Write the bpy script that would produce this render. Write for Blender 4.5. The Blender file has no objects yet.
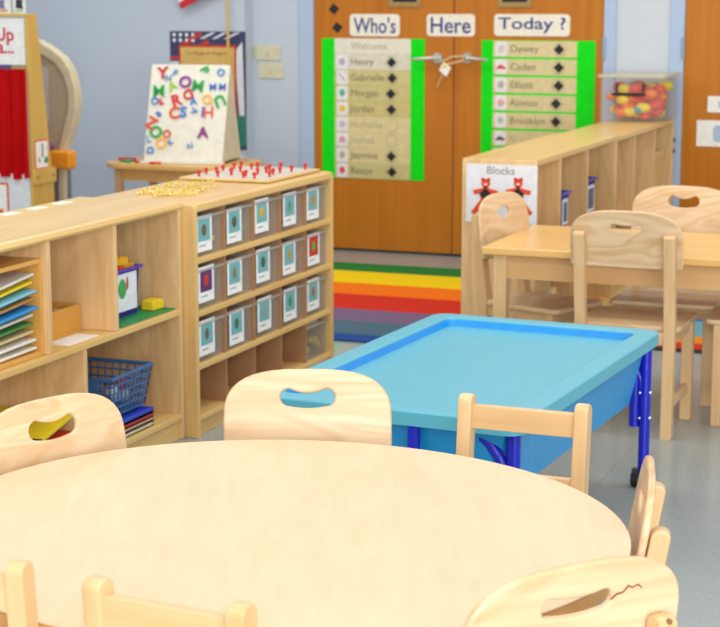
import bpy, bmesh, math, random
from mathutils import Vector, Matrix
random.seed(7)
S = bpy.context.scene
COL = S.collection
PI = math.pi
# ---------------------------------------------------------------- camera
# room axes: +X right along the door wall, +Y towards the door wall, Z up. Camera stands at (0,0,1.487).
F, CX, CY, PITCH, YAW, CH = 1739.0, 360.0, 313.5, math.radians(10.25), math.radians(21.4), 1.487
cam = bpy.data.cameras.new('camera')
cam.sensor_width = 36.0
cam.lens = F/720*36.0
cam.clip_start = 0.05
cam.clip_end = 60
cam.dof.use_dof = True
cam.dof.focus_distance = 3.6
cam.dof.aperture_fstop = 9.0
camo = bpy.data.objects.new('camera', cam)
COL.objects.link(camo)
camo.location = (0, 0, CH)
camo.rotation_euler = (PI/2 - PITCH, 0, YAW)
S.camera = camo
# ---------------------------------------------------------------- world, lights, exposure
S.view_settings.view_transform = 'Standard'
S.view_settings.look = 'None'
S.view_settings.gamma = 1.0
S.view_settings.use_curve_mapping = False
S.view_settings.exposure = 0.22
w = bpy.data.worlds.new('world'); S.world = w; w.use_nodes = True
bg = w.node_tree.nodes['Background']
bg.inputs[0].default_value = (0.94, 0.97, 1.0, 1)
bg.inputs[1].default_value = 0.62
def area(name, loc, size, energy, color=(1, 1, 1), target=None):
    l = bpy.data.lights.new(name, 'AREA'); l.shape = 'RECTANGLE'
    l.size, l.size_y = size; l.energy = energy; l.color = color
    o = bpy.data.objects.new(name, l); COL.objects.link(o); o.location = loc
    if target is not None:
        d = Vector(target)-Vector(loc)
        o.rotation_euler = d.to_track_quat('-Z', 'Y').to_euler()
    return o
for x in (-4.4, -1.9, 0.6):
    for y in (0.8, 3.2, 5.6, 8.0):
        area('ceiling_light', (x, y, 2.72), (1.2, 0.6), 13, (1, 0.98, 0.94))
area('camera_flash', (0.25, -0.3, 2.0), (0.6, 0.5), 34, (1, 0.98, 0.95), (-1.3, 3.6, 0.5))
area('added_front_fill', (2.2, -2.2, 1.45), (5.0, 1.7), 230, (0.97, 0.99, 1), (-2.2, 6.5, 0.9))  # broad fill added behind the camera to brighten upright faces

# ---------------------------------------------------------------- pixel helpers (720x627 frame)
def ray(u, v):
    rx, ry, rz = (u-CX)/F, 1.0, -(v-CY)/F
    y = ry*math.cos(PITCH)+rz*math.sin(PITCH); z = -ry*math.sin(PITCH)+rz*math.cos(PITCH)
    c, s = math.cos(YAW), math.sin(YAW)
    return Vector((rx*c-y*s, rx*s+y*c, z))
def on_y(u, v, Y): r = ray(u, v); return r*(Y/r.y)+Vector((0, 0, CH))
def on_x(u, v, X): r = ray(u, v); return r*(X/r.x)+Vector((0, 0, CH))
def on_z(u, v, Z): r = ray(u, v); return r*((Z-CH)/r.z)+Vector((0, 0, CH))
def c2r(x, y, z=0.0):
    c, s = math.cos(YAW), math.sin(YAW)
    return Vector((x*c-y*s, x*s+y*c, z))

# ---------------------------------------------------------------- materials
def lin(h):
    h = h.lstrip('#'); r = [int(h[i:i+2], 16)/255 for i in (0, 2, 4)]
    return tuple((c/12.92 if c <= .04045 else ((c+.055)/1.055)**2.4) for c in r)+(1,)
def newmat(name):
    m = bpy.data.materials.new(name); m.use_nodes = True
    return m, m.node_tree, m.node_tree.nodes['Principled BSDF']
MC = {}
def plain(h, rough=.5, spec=.5, metal=0, name=None, var=.06, scale=30):
    k = (h, rough, spec, metal)
    if k in MC: return MC[k]
    m, nt, p = newmat(name or 'plain_'+h.strip('#'))
    c = lin(h)
    tc = nt.nodes.new('ShaderNodeTexCoord'); n = nt.nodes.new('ShaderNodeTexNoise'); n.inputs['Scale'].default_value = scale
    nt.links.new(tc.outputs['Object'], n.inputs['Vector'])
    r = nt.nodes.new('ShaderNodeValToRGB'); nt.links.new(n.outputs['Fac'], r.inputs['Fac'])
    r.color_ramp.elements[0].position = .3; r.color_ramp.elements[1].position = .7
    r.color_ramp.elements[0].color = tuple(x*(1-var) for x in c[:3])+(1,)
    r.color_ramp.elements[1].color = tuple(min(1, x*(1+var)) for x in c[:3])+(1,)
    nt.links.new(r.outputs['Color'], p.inputs['Base Color'])
    p.inputs['Roughness'].default_value = rough; p.inputs['Specular IOR Level'].default_value = spec
    p.inputs['Metallic'].default_value = metal
    MC[k] = m; return m
def wood(name, light, dark, axis='z', fine=38, along=2.2, rough=.38, contrast=1.0, rings=0.0):
    k = (name, axis)
    if k in MC: return MC[k]
    m, nt, p = newmat(name+'_'+axis)
    tc = nt.nodes.new('ShaderNodeTexCoord'); oi = nt.nodes.new('ShaderNodeObjectInfo')
    mul = nt.nodes.new('ShaderNodeMath'); mul.operation = 'MULTIPLY'; mul.inputs[1].default_value = 17.0
    nt.links.new(oi.outputs['Random'], mul.inputs[0])
    ad = nt.nodes.new('ShaderNodeVectorMath'); ad.operation = 'ADD'
    nt.links.new(tc.outputs['Object'], ad.inputs[0]); nt.links.new(mul.outputs[0], ad.inputs[1])
    def noise(sf, sa, detail, dist):
        mp = nt.nodes.new('ShaderNodeMapping')
        v = {'x': (sa, sf, sf), 'y': (sf, sa, sf), 'z': (sf, sf, sa)}[axis]
        mp.inputs['Scale'].default_value = v
        nt.links.new(ad.outputs[0], mp.inputs['Vector'])
        n = nt.nodes.new('ShaderNodeTexNoise'); n.inputs['Scale'].default_value = 1
        n.inputs['Detail'].default_value = detail; n.inputs['Distortion'].default_value = dist
        nt.links.new(mp.outputs[0], n.inputs['Vector']); return n
    a = noise(fine, along, 3, .4); b = noise(fine*.22, along*.7, 2, 1.2)
    mx = nt.nodes.new('ShaderNodeMath'); mx.operation = 'MULTIPLY_ADD'; mx.inputs[1].default_value = .5
    nt.links.new(a.outputs['Fac'], mx.inputs[0])
    hb = nt.nodes.new('ShaderNodeMath'); hb.operation = 'MULTIPLY'; hb.inputs[1].default_value = .5
    nt.links.new(b.outputs['Fac'], hb.inputs[0]); nt.links.new(hb.outputs[0], mx.inputs[2])
    src = mx.outputs[0]
    if rings:
        sn = nt.nodes.new('ShaderNodeMath'); sn.operation = 'MULTIPLY'; sn.inputs[1].default_value = 55
        nt.links.new(b.outputs['Fac'], sn.inputs[0])
        si = nt.nodes.new('ShaderNodeMath'); si.operation = 'SINE'; nt.links.new(sn.outputs[0], si.inputs[0])
        ml = nt.nodes.new('ShaderNodeMath'); ml.operation = 'MULTIPLY_ADD'; ml.inputs[1].default_value = rings
        nt.links.new(si.outputs[0], ml.inputs[0]); nt.links.new(src, ml.inputs[2]); src = ml.outputs[0]
    r = nt.nodes.new('ShaderNodeValToRGB'); nt.links.new(src, r.inputs['Fac'])
    d = .17/contrast
    r.color_ramp.elements[0].position = .5-d; r.color_ramp.elements[1].position = .5+d
    r.color_ramp.elements[0].color = lin(dark); r.color_ramp.elements[1].color = lin(light)
    nt.links.new(r.outputs['Color'], p.inputs['Base Color'])
    p.inputs['Roughness'].default_value = rough
    MC[k] = m; return m
def W_(kind, axis='z'):
    return {
     'birch': lambda: wood('birch', '#F0C98F', '#D9A868', axis, 30, 1.6, .34, .8),
     'shelf': lambda: wood('maple_shelf', '#EBC684', '#D5A763', axis, 26, 1.4, .32, .9),
     'edge': lambda: wood('maple_edge', '#EDCA86', '#DCB066', axis, 26, 1.4, .3, .9),
     'pine': lambda: wood('pine_panel', '#EFCB98', '#D5A86E', axis, 22, 1.2, .42, .85, .06),
     'chair': lambda: wood('chair_plywood', '#EBD0AA', '#CDA473', axis, 30, 2.0, .36, .85, .07),
     'post': lambda: wood('chair_post', '#E4C090', '#D0A570', axis, 34, 1.6, .36, .8),
     'table': lambda: wood('table_laminate', '#E9C9A2', '#DFBC92', axis, 46, 5.0, .42, .8),
     'ktable': lambda: wood('oak_laminate', '#EBBF78', '#DDAA5E', axis, 30, 2.0, .3, .8),
     'hard': lambda: wood('hardboard', '#B98A62', '#A97A52', axis, 20, 8, .6, .7),
     'door': lambda: wood('door_veneer', '#CB7C06', '#B46602', axis, 30, .8, .38, .8),
    }[kind]()
def clear(name, h='#DDE3E6', fac=.35):
    if name in MC: return MC[name]
    m, nt, p = newmat(name)
    p.inputs['Base Color'].default_value = lin(h); p.inputs['Roughness'].default_value = .15
    t = nt.nodes.new('ShaderNodeBsdfTransparent'); x = nt.nodes.new('ShaderNodeMixShader')
    x.inputs[0].default_value = fac
    nt.links.new(t.outputs[0], x.inputs[1]); nt.links.new(p.outputs[0], x.inputs[2])
    nt.links.new(x.outputs[0], nt.nodes['Material Output'].inputs['Surface'])
    MC[name] = m; return m
def floor_mat():
    m, nt, p = newmat('vinyl_floor')
    tc = nt.nodes.new('ShaderNodeTexCoord')
    n = nt.nodes.new('ShaderNodeTexNoise'); n.inputs['Scale'].default_value = 60; n.inputs['Detail'].default_value = 4
    nt.links.new(tc.outputs['Object'], n.inputs['Vector'])
    n2 = nt.nodes.new('ShaderNodeTexNoise'); n2.inputs['Scale'].default_value = 1.3
    nt.links.new(tc.outputs['Object'], n2.inputs['Vector'])
    r = nt.nodes.new('ShaderNodeValToRGB'); r.color_ramp.elements[0].color = lin('#9CA7A8'); r.color_ramp.elements[1].color = lin('#A3AEAF')
    r.color_ramp.elements[0].position = .35; r.color_ramp.elements[1].position = .65
    nt.links.new(n.outputs['Fac'], r.inputs['Fac'])
    r2 = nt.nodes.new('ShaderNodeValToRGB'); r2.color_ramp.elements[0].color = (.93, .94, .92, 1); r2.color_ramp.elements[1].color = (1, 1, 1, 1)
    r2.color_ramp.elements[0].position = .35; r2.color_ramp.elements[1].position = .65
    nt.links.new(n2.outputs['Fac'], r2.inputs['Fac'])
    br = nt.nodes.new('ShaderNodeTexBrick'); br.offset = 0; br.inputs['Scale'].default_value = 1
    br.inputs['Brick Width'].default_value = .61; br.inputs['Row Height'].default_value = .61; br.inputs['Mortar Size'].default_value = .002
    br.inputs['Color1'].default_value = (1, 1, 1, 1); br.inputs['Color2'].default_value = (.97, .97, .97, 1); br.inputs['Mortar'].default_value = (.82, .82, .8, 1)
    nt.links.new(tc.outputs['Object'], br.inputs['Vector'])
    def mulc(a, b):
        x = nt.nodes.new('ShaderNodeMix'); x.data_type = 'RGBA'; x.blend_type = 'MULTIPLY'; x.inputs[0].default_value = 1
        nt.links.new(a, x.inputs[6]); nt.links.new(b, x.inputs[7]); return x.outputs[2]
    nt.links.new(mulc(mulc(r.outputs[0], r2.outputs[0]), br.outputs['Color']), p.inputs['Base Color'])
    p.inputs['Roughness'].default_value = .17
    p.inputs['Specular IOR Level'].default_value = .6
    return m
def paint(name, h):
    m, nt, p = newmat(name); c = lin(h)
    tc = nt.nodes.new('ShaderNodeTexCoord'); n = nt.nodes.new('ShaderNodeTexNoise'); n.inputs['Scale'].default_value = 90
    nt.links.new(tc.outputs['Object'], n.inputs['Vector'])
    b = nt.nodes.new('ShaderNodeBump'); b.inputs['Strength'].default_value = .08; nt.links.new(n.outputs['Fac'], b.inputs['Height'])
    nt.links.new(b.outputs[0], p.inputs['Normal'])
    p.inputs['Base Color'].default_value = c; p.inputs['Roughness'].default_value = .5
    return m
WHITE = plain('#F1F1EE', .5)
PAPER = plain('#F3F0E8', .7)
BLACK = plain('#17151A', .5)

# ---------------------------------------------------------------- mesh helpers
def B(): return bmesh.new()
def box(bm, x0, x1, y0, y1, z0, z1, bev=0.0, seg=2, mat=None):
    g = bmesh.ops.create_cube(bm, size=1)
    vs = g['verts']
    bmesh.ops.scale(bm, vec=(x1-x0, y1-y0, z1-z0), verts=vs)
    bmesh.ops.translate(bm, vec=((x0+x1)/2, (y0+y1)/2, (z0+z1)/2), verts=vs)
    if bev:
        es = list({e for v in vs for e in v.link_edges})
        r = bmesh.ops.bevel(bm, geom=es, offset=bev, segments=seg, profile=.5, affect='EDGES')
        vs = list({v for f in r['faces'] for v in f.verts} | {v for v in vs if v.is_valid})
    if mat is not None: bmesh.ops.transform(bm, matrix=mat, verts=vs)
    return bm
def prism(bm, pts, a, b, plane='xz', bev=0.0):
    """extrude a convex-ish outline; plane names the outline's two axes, a..b the range on the third"""
    def P(p, t): return {'xz': (p[0], t, p[1]), 'xy': (p[0], p[1], t), 'yz': (t, p[0], p[1])}[plane]
    v0 = [bm.verts.new(P(p, a)) for p in pts]; v1 = [bm.verts.new(P(p, b)) for p in pts]
    n = len(pts); fs = [bm.faces.new(v0), bm.faces.new(v1[::-1])]
    for i in range(n): fs.append(bm.faces.new((v0[i], v1[i], v1[(i+1) % n], v0[(i+1) % n])))
    bmesh.ops.recalc_face_normals(bm, faces=fs)
    if bev:
        es = list({e for f in fs[:2] for e in f.edges})
        bmesh.ops.bevel(bm, geom=es, offset=bev, segments=2, profile=.5, affect='EDGES')
    return bm
def tube(bm, pts, r, seg=12, caps=True):
    pts = [Vector(p) for p in pts]; rings = []
    up = None
    for i, p in enumerate(pts):
        d = (pts[min(i+1, len(pts)-1)]-pts[max(i-1, 0)]).normalized()
        if up is None:
            up = Vector((0, 0, 1)) if abs(d.z) < .9 else Vector((1, 0, 0))
        u = (up-d*up.dot(d)).normalized(); v = d.cross(u); up = u
        rr = r[i] if isinstance(r, (list, tuple)) else r
        rings.append([bm.verts.new(p+u*math.cos(t)*rr+v*math.sin(t)*rr) for t in [2*PI*k/seg for k in range(seg)]])
    for a, b in zip(rings, rings[1:]):
        for k in range(seg): bm.faces.new((a[k], a[(k+1) % seg], b[(k+1) % seg], b[k]))
    if caps: bm.faces.new(rings[0][::-1]); bm.faces.new(rings[-1])
    return bm
def ball(bm, c, r, sc=(1, 1, 1), seg=12):
    g = bmesh.ops.create_uvsphere(bm, u_segments=seg, v_segments=max(6, seg//2), radius=r)
    bmesh.ops.scale(bm, vec=sc, verts=g['verts']); bmesh.ops.translate(bm, vec=c, verts=g['verts']); return bm
def rrect(cx, cy, w, h, r, n=5):
    out = []
    for (sx, sy, a0) in ((1, 1, 0), (-1, 1, 90), (-1, -1, 180), (1, -1, 270)):
        for k in range(n+1):
            a = math.radians(a0+90*k/n)
            out.append((cx+sx*(w/2-r)+r*math.cos(a), cy+sy*(h/2-r)+r*math.sin(a)))
    return out
def plate(loops, thick, bev=0.0, mat=None):
    """flat board with holes: outlines in XY, thickness centred on Z"""
    c = bpy.data.curves.new('tmp', 'CURVE'); c.dimensions = '2D'; c.fill_mode = 'BOTH'
    c.extrude = max(thick/2-bev, 1e-5); c.bevel_depth = bev; c.bevel_resolution = 2; c.offset = -bev
    for L in loops:
        s = c.splines.new('POLY'); s.points.add(len(L)-1); s.use_cyclic_u = True
        for i, p in enumerate(L): s.points[i].co = (p[0], p[1], 0, 1)
    o = bpy.data.objects.new('tmp', c); COL.objects.link(o)
    me = bpy.data.meshes.new_from_object(o.evaluated_get(bpy.context.evaluated_depsgraph_get()))
    bm = B(); bm.from_mesh(me)
    bpy.data.objects.remove(o); bpy.data.curves.remove(c); bpy.data.meshes.remove(me)
    bmesh.ops.remove_doubles(bm, verts=bm.verts, dist=1e-5)
    if mat is not None: bmesh.ops.transform(bm, matrix=mat, verts=bm.verts)
    return bm
def text_bm(body, size, mat, extrude=.001, align='CENTER', bold=0.0):
    c = bpy.data.curves.new('tmp', 'FONT'); c.body = body; c.size = size; c.extrude = extrude
    c.align_x = align; c.align_y = 'CENTER'; c.offset = bold; c.resolution_u = 3
    o = bpy.data.objects.new('tmp', c); COL.objects.link(o)
    me = bpy.data.meshes.new_from_object(o.evaluated_get(bpy.context.evaluated_depsgraph_get()))
    bm = B(); bm.from_mesh(me)
    bpy.data.objects.remove(o); bpy.data.curves.remove(c); bpy.data.meshes.remove(me)
    bmesh.ops.transform(bm, matrix=mat, verts=bm.verts)
    return bm
def FRONT(x, y, z, roll=0): # XY outline -> upright, facing -Y
    return Matrix.Translation((x, y, z)) @ Matrix.Rotation(PI/2, 4, 'X') @ Matrix.Rotation(roll, 4, 'Z')
def obj(name, bm, m, parent=None, shift=None, smooth=None):
    if shift is not None: bmesh.ops.translate(bm, vec=-Vector(shift), verts=bm.verts)
    elif parent is not None and parent.get('_w'):
        bmesh.ops.translate(bm, vec=-Vector(parent['_w']), verts=bm.verts)
    me = bpy.data.meshes.new(name); bm.to_mesh(me); bm.free(); me.materials.append(m)
    if smooth is not False:
        me.shade_smooth()
        try: me.set_sharp_from_angle(angle=math.radians(smooth or 35))
        except Exception: pass
    o = bpy.data.objects.new(name, me); COL.objects.link(o)
    if smooth is not False:
        wn = o.modifiers.new('weighted_normal', 'WEIGHTED_NORMAL'); wn.keep_sharp = True; wn.weight = 90
    if parent is not None:
        o.parent = parent
        if parent.get('_w'): o['_w'] = list(parent['_w'])
    return o
def tag(o, label, cat, group=None, kind=None):
    o['label'] = label; o['category'] = cat
    if group: o['group'] = group
    if kind: o['kind'] = kind
    return o
def thing(name, label, cat, loc, rot=0.0, group=None):
    """Empty at the base. rot None: parts are given in world coordinates."""
    o = bpy.data.objects.new(name, None); COL.objects.link(o); o.empty_display_size = .1
    o.location = loc
    if rot is None: o['_w'] = list(loc)
    else: o.rotation_euler = (0, 0, rot)
    return tag(o, label, cat, group)
def solo(name, bm, m, label, cat, loc, group=None, kind=None, smooth=None):
    """thing that is one mesh, given in world coordinates"""
    o = obj(name, bm, m, None, loc, smooth); o.location = loc
    return tag(o, label, cat, group, kind)
def struct(name, bm, m, label=None):
    o = obj(name, bm, m); o['kind'] = 'structure'
    if label: o['label'] = label
    return o
def copy_tree(o, parent=None):
    c = o.copy(); COL.objects.link(c); c.parent = parent
    for ch in list(o.children): copy_tree(ch, c)
    return c

# ================================================================ THE ROOM
YW = 9.62
WALL = paint('wall_paint_blue', '#C0CAD6'); WALLG = paint('wall_paint_pale', '#CDD2D8'); TRIMB = paint('trim_paint_blue', '#AFC1DB')
b = box(B(), -7, 3.2, -2.5, YW+.2, -.1, 0); struct('floor', b, floor_mat())
XD0, XD1, XS = -4.06, -2.31, -3.19   # double door left, right, seam
XR0, XR1 = -1.86, -.96
XB = -4.46
b = B(); box(b, -7, XB, YW-.12, YW+.25, 0, 2.75)
box(b, XB, XD0-.09, YW, YW+.25, 0, 2.75); box(b, XD0-.09, XD1+.06, YW, YW+.25, 2.2, 2.75)
struct('wall_back', b, WALL)
b = box(B(), XD1+.06, XR0-.06, YW, YW+.25, 0, 2.75)
box(b, XR0-.06, XR1+.06, YW, YW+.25, 2.2, 2.75); box(b, XR1+.06, 3.2, YW, YW+.25, 0, 2.75); struct('wall_back_right', b, WALLG)
b = box(B(), -7.1, -7, -2.5, YW+.2, 0, 2.75); struct('wall_left', b, WALL)
for i, (a, c) in enumerate(((XD0-.09, XD0), (XD1, XD1+.07), (XR0-.08, XR0), (XR1, XR1+.08))):
    b = box(B(), a, c, YW-.02, YW+.12, 0, 2.2, .006); struct('trim_%d' % (i+1), b, TRIMB)
b = box(B(), XD0-.09, XD1+.07, YW-.02, YW+.12, 2.12, 2.2, .006); struct('trim_5', b, TRIMB)
b = box(B(), -7, XB+.005, YW-.135, YW-.12, 0, .1, .004); struct('baseboard_back', b, plain('#6E6458', .5))
DM = W_('door', 'z'); STEEL = plain('#C9C6BA', .3, .5, .6)
BRONZE = plain('#A98B50', .4, .5, .3)
def leaf(n, x0, x1, lev):
    d = struct('door_%d' % n, box(B(), x0, x1, YW+.0, YW+.045, .012, 2.12, .003), DM)
    if lev is None: return d
    p = on_y(437 if lev < 0 else 467, 58 if lev < 0 else 58, YW-.02)
    b = tube(B(), [(p.x, YW, p.z), (p.x, YW-.02, p.z)], .03, 20); h = obj('door_handle', b, STEEL, d)
    tube_b = tube(B(), [(p.x, YW-.02, p.z), (p.x, YW-.055, p.z), (p.x+lev*.02, YW-.06, p.z), (p.x+lev*.135, YW-.06, p.z-.008)], [.011, .011, .011, .008], 10)
    obj('lever', tube_b, STEEL, h)
    wx = (x0+x1)/2 if lev > 0 else -3.49
    wx = -3.49 if lev < 0 else -2.83
    b = plate([rrect(0, 0, .2, .66, .005), rrect(0, 0, .145, .6, .005)], .012, .002, FRONT(wx, YW-.004, 1.44+.33))
    f = obj('window_frame', b, BRONZE, d)
    b = box(B(), wx-.075, wx+.075, YW-.006, YW-.001, 1.47, 2.07); obj('pane', b, plain('#1E1A22', .1), f)
    return d
leaf(1, XD0, XS-.003, -1); leaf(2, XS+.003, XD1, 1)
leaf(3, XR0, XR1, None)
for (x, z) in ((XD1+.005, on_y(604, 48, YW).z), (XR0-.005, on_y(686, 48, YW).z)):
    b = tube(B(), [(x, YW-.02, z-.06), (x, YW-.02, z+.06)], .011, 10); s = struct('trim_6', b, plain('#9FB0C4', .3, .5, .4)); s.name = 'trim_6' if x < -2 else 'trim_7'
# black strip standing in for shade in the gap under the double door
struct('trim_8', box(B(), XD0, XD1, YW-.002, YW+.05, 0, .012), BLACK)  # shade strip for the door gap, not a trim piece

# tie between the levers
pl, pr_ = on_y(441, 62, YW-.06), on_y(465, 58, YW-.06)
t = thing('door_tie', 'knotted beige cord tying the two lever handles with a white diamond tag', 'cord', (pl.x, YW-.07, pl.z), None)
CORD = plain('#D8C39A', .8)
b = B(); m1 = (pl+pr_)/2
tube(b, [pl+Vector((0, -.01, 0)), m1+Vector((0, -.012, .02)), pr_+Vector((0, -.01, .01))], .005, 8)
tube(b, [pl+Vector((0, -.012, -.02)), m1+Vector((0, -.016, -.018)), pr_+Vector((0, -.012, -.012))], .005, 8)
q = on_y(437, 87, YW-.03)
tube(b, [pl+Vector((.01, -.012, -.02)), (pl.x+.01, YW-.06, pl.z-.07), (q.x, YW-.03, q.z)], .004, 8)
obj('cord', b, CORD, t)
q = on_y(445, 69, YW-.085)
b = plate([[(0, -.045), (.038, 0), (0, .04), (-.038, 0)]], .008, .002, FRONT(q.x, q.y, q.z, .2)); g = obj('tag', b, PAPER, t)
b = plate([rrect(0, 0, .022, .018, .004)], .003, 0, FRONT(q.x, q.y-.006, q.z+.016, .3)); obj('sticker', b, plain('#E8D93A', .5), g)

# ---------------------------------------------------------------- writing on the door
NAVY = plain('#2C3C86', .5); CREAM = plain('#F0E9D6', .6)
for wd, x0, x1, lab in (("Who's", 350, 400, 'cream word card reading Who\'s in navy on the left door leaf'), ('Here', 427, 475, 'cream word card reading Here across the seam of the double door'), ('Today ?', 494.5, 570, 'cream word card reading Today ? in navy on the right door leaf')):
    a = on_y(x0, 14, YW); c = on_y(x1, 36.5, YW); cx, cz = (a.x+c.x)/2, (a.z+c.z)/2
    wid, hei = c.x-a.x, a.z-c.z
    t = thing('word_card', lab, 'card', (cx, YW-.003, cz), None, 'word cards above the name charts')
    obj('card', plate([rrect(0, 0, wid, hei, .022)], .003, 0, FRONT(cx, YW-.003, cz)), CREAM, t, smooth=False)
    b = text_bm(wd, .128, Matrix.Identity(4), .0008, bold=.0012)
    xs = [v.co.x for v in b.verts]; k = (wid-.05)/(max(xs)-min(xs)); zs = [v.co.y for v in b.verts]; k2 = (hei-.035)/(max(zs)-min(zs)); mx, mz = (max(xs)+min(xs))/2, (max(zs)+min(zs))/2
    bmesh.ops.transform(b, matrix=FRONT(cx, YW-.0055, cz) @ Matrix.Diagonal((k, k2, 1, 1)) @ Matrix.Translation((-mx, -mz, 0)), verts=b.verts)
    obj('lettering', b, NAVY, t, smooth=False)
GREEN = plain('#08E016', .6, .2)
INK = plain('#857F62', .8); INKL = plain('#BDB48C', .8)
def chart(x0, x1, y0, y1, xi0, xi1, top_white, rows, lab, gaps):
    a = on_y(x0, y0, YW); c = on_y(x1, y1, YW); cx, cz = (a.x+c.x)/2, (a.z+c.z)/2
    t = thing('name_chart', lab, 'chart', (cx, YW-.003, c.z), None, 'green name charts on the double door')
    obj('backing_sheet', box(B(), a.x, c.x, YW-.003, YW-.001, c.z, a.z), GREEN, t, smooth=False)
    i0, i1 = on_y(xi0, 60, YW).x, on_y(xi1, 60, YW).x
    n = len(rows); h = (a.z-c.z)/n
    for k, (nm, pic, dot, tint) in enumerate(rows):
        zt = a.z-k*h-(.004 if gaps else 0); zb = a.z-(k+1)*h+(.008 if gaps else .0012)
        s = obj('name_strip', box(B(), i0, i1, YW-.005, YW-.0035, zb, zt), plain(tint, .7), t, smooth=False)
        zc = (zt+zb)/2; hh = zt-zb
        if pic:
            px = i0+.048
            obj('picture_card', plate([rrect(0, 0, .072, hh*.92, .006 if not gaps else .016)], .0015, 0, FRONT(px, YW-.0062, zc)), plain('#E9E6E4', .6), s, smooth=False)
            kind, colr = pic
            bb = B()
            if kind == 'car':
                prism(bb, [(px-.028, zc-.012), (px+.028, zc-.012), (px+.028, zc), (px+.014, zc+.002), (px+.006, zc+.012), (px-.012, zc+.012), (px-.018, zc), (px-.028, zc-.002)], YW-.0085, YW-.0072)
            elif kind == 'leaf':
                prism(bb, [(px, zc-.024), (px+.02, zc-.004), (px+.014, zc+.014), (px, zc+.026), (px-.014, zc+.014), (px-.02, zc-.004)], YW-.0085, YW-.0072)
            elif kind == 'bat':
                prism(bb, [(px-.022, zc+.022), (px-.018, zc+.026), (px+.022, zc-.02), (px+.018, zc-.024)], YW-.0085, YW-.0072)
            else:
                prism(bb, [(px+.02*math.cos(q)*(1+.25*math.cos(5*q)), zc+.02*math.sin(q)*(1+.25*math.cos(5*q))) for q in [2*PI*j/20 for j in range(20)]], YW-.0085, YW-.0072)
            obj('picture', bb, plain(colr, .7), s, smooth=False)
        if nm:
            obj('lettering', text_bm(nm, .058, FRONT((i0+.1) if k or gaps else (i0+i1)/2-.02, YW-.0062, zc), .0005, 'LEFT' if (k or gaps) else 'CENTER'), INK if dot else INKL, s, smooth=False)
        dx = on_y(392 if not gaps else 560, 60, YW).x-(.004*k if gaps else 0)
        if k or gaps:
            if dot is not None:
                rr = hh*.42
                obj('circle', plate([[(rr*math.cos(q), rr*math.sin(q)) for q in [2*PI*j/28 for j in range(28)]], [(.9*rr*math.cos(q), .9*rr*math.sin(q)) for q in [2*PI*j/28 for j in range(28)]]], .001, 0, FRONT(dx, YW-.0062, zc)), INKL, s, smooth=False)
            if dot:
                obj('diamond_marker', plate([[(0, -.03), (.03, 0), (0, .03), (-.03, 0)]], .004, .001, FRONT(dx+.004*((k*7) % 3-1), YW-.009, zc)), BLACK, s, smooth=False)
chart(322, 424, 38, 181, 335, 411, True, [
  ('Welcome', None, None, '#E6E0CC'), ('Henry', ('star', '#B9A9C4'), 1, '#DDD6C0'), ('Gabrielle', ('bat', '#8E8E9E'), 1, '#CFC283'),
  ('Morgan', ('leaf', '#49B98A'), 1, '#CDBF80'), ('Jordan', ('star', '#E3C31C'), 1, '#CDBD7C'), ('Nicholas', ('star', '#C9B9CE'), 0, '#DDCC97'),
  ('Joshua', ('star', '#DDA3A3'), 0, '#DDCC98'), ('Jasmine', ('leaf', '#B9B583'), 1, '#DACA93'), ('Reese', ('leaf', '#DD5540'), 1, '#CABD80')],
  'bright green name chart with touching cream strips on the left door leaf', False)
chart(482, 592.5, 40, 186, 493.5, 577, False, [
  ('Dewey', ('star', '#D8C4C8'), 1, '#DDCD9A'), ('Caden', ('car', '#D9523F'), 1, '#DACB97'), ('Elliott', ('star', '#B9AFAA'), 1, '#DACB97'),
  ('Alonzo', ('star', '#E3A6A2'), 1, '#D8C995'), ('Brooklyn', ('star', '#B3BFC0'), 1, '#D8C892'), ('K', ('car', '#55555F'), 0, '#D8C892'), ('', ('star', '#9AA'+'0A8'), None, '#D8C892'), ('', None, None, '#D8C892')],
  'bright green name chart with gaps between cream strips on the right door leaf', True)
for (u, v, lab) in ((334, 9, 'upper of the two black diamonds above the left name chart'), (337.5, 27.5, 'lower of the two black diamonds above the left name chart')):
    p = on_y(u, v, YW)
    solo('diamond_marker', plate([[(0, -.033), (.033, 0), (0, .033), (-.033, 0)]], .004, .001, FRONT(p.x, YW-.003, p.z, .1)), BLACK, lab, 'marker', (p.x, YW-.003, p.z), 'loose diamonds on the door')
# papers on the right-hand door
for (u0, u1, v0, v1, lab, n) in ((708, 742, 96, 113, 'small white card on the far right door, above the larger sheet', 'name_card'), (697, 745, 120, 147.5, 'larger white sheet with a pale blue drawing on the far right door', 'paper_sheet')):
    a, c = on_y(u0, v0, YW), on_y(u1, v1, YW)
    t = thing(n, lab, 'paper', ((a.x+c.x)/2, YW-.003, c.z), None)
    obj('sheet', box(B(), a.x, c.x, YW-.004, YW-.001, c.z, a.z), PAPER, t, smooth=False)
    mx, mz = a.x+.095 if n == 'name_card' else a.x+.13, (a.z+c.z)/2
    if n == 'name_card': obj('pencil_mark', text_bm('Li', .05, FRONT(mx-.02, YW-.0055, mz), .0005), plain('#8B938B', .8), t, smooth=False)
    else:
        obj('drawing', plate([rrect(0, 0, .075, .09, .02)], .001, 0, FRONT(mx, YW-.0052, mz)), plain('#AFC0D8', .8), t, smooth=False)
        obj('yellow_mark', plate([rrect(0, 0, .05, .022, .008)], .001, 0, FRONT(mx+.04, YW-.0062, mz+.035)), plain('#F0DC7A', .8), t, smooth=False)
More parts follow.
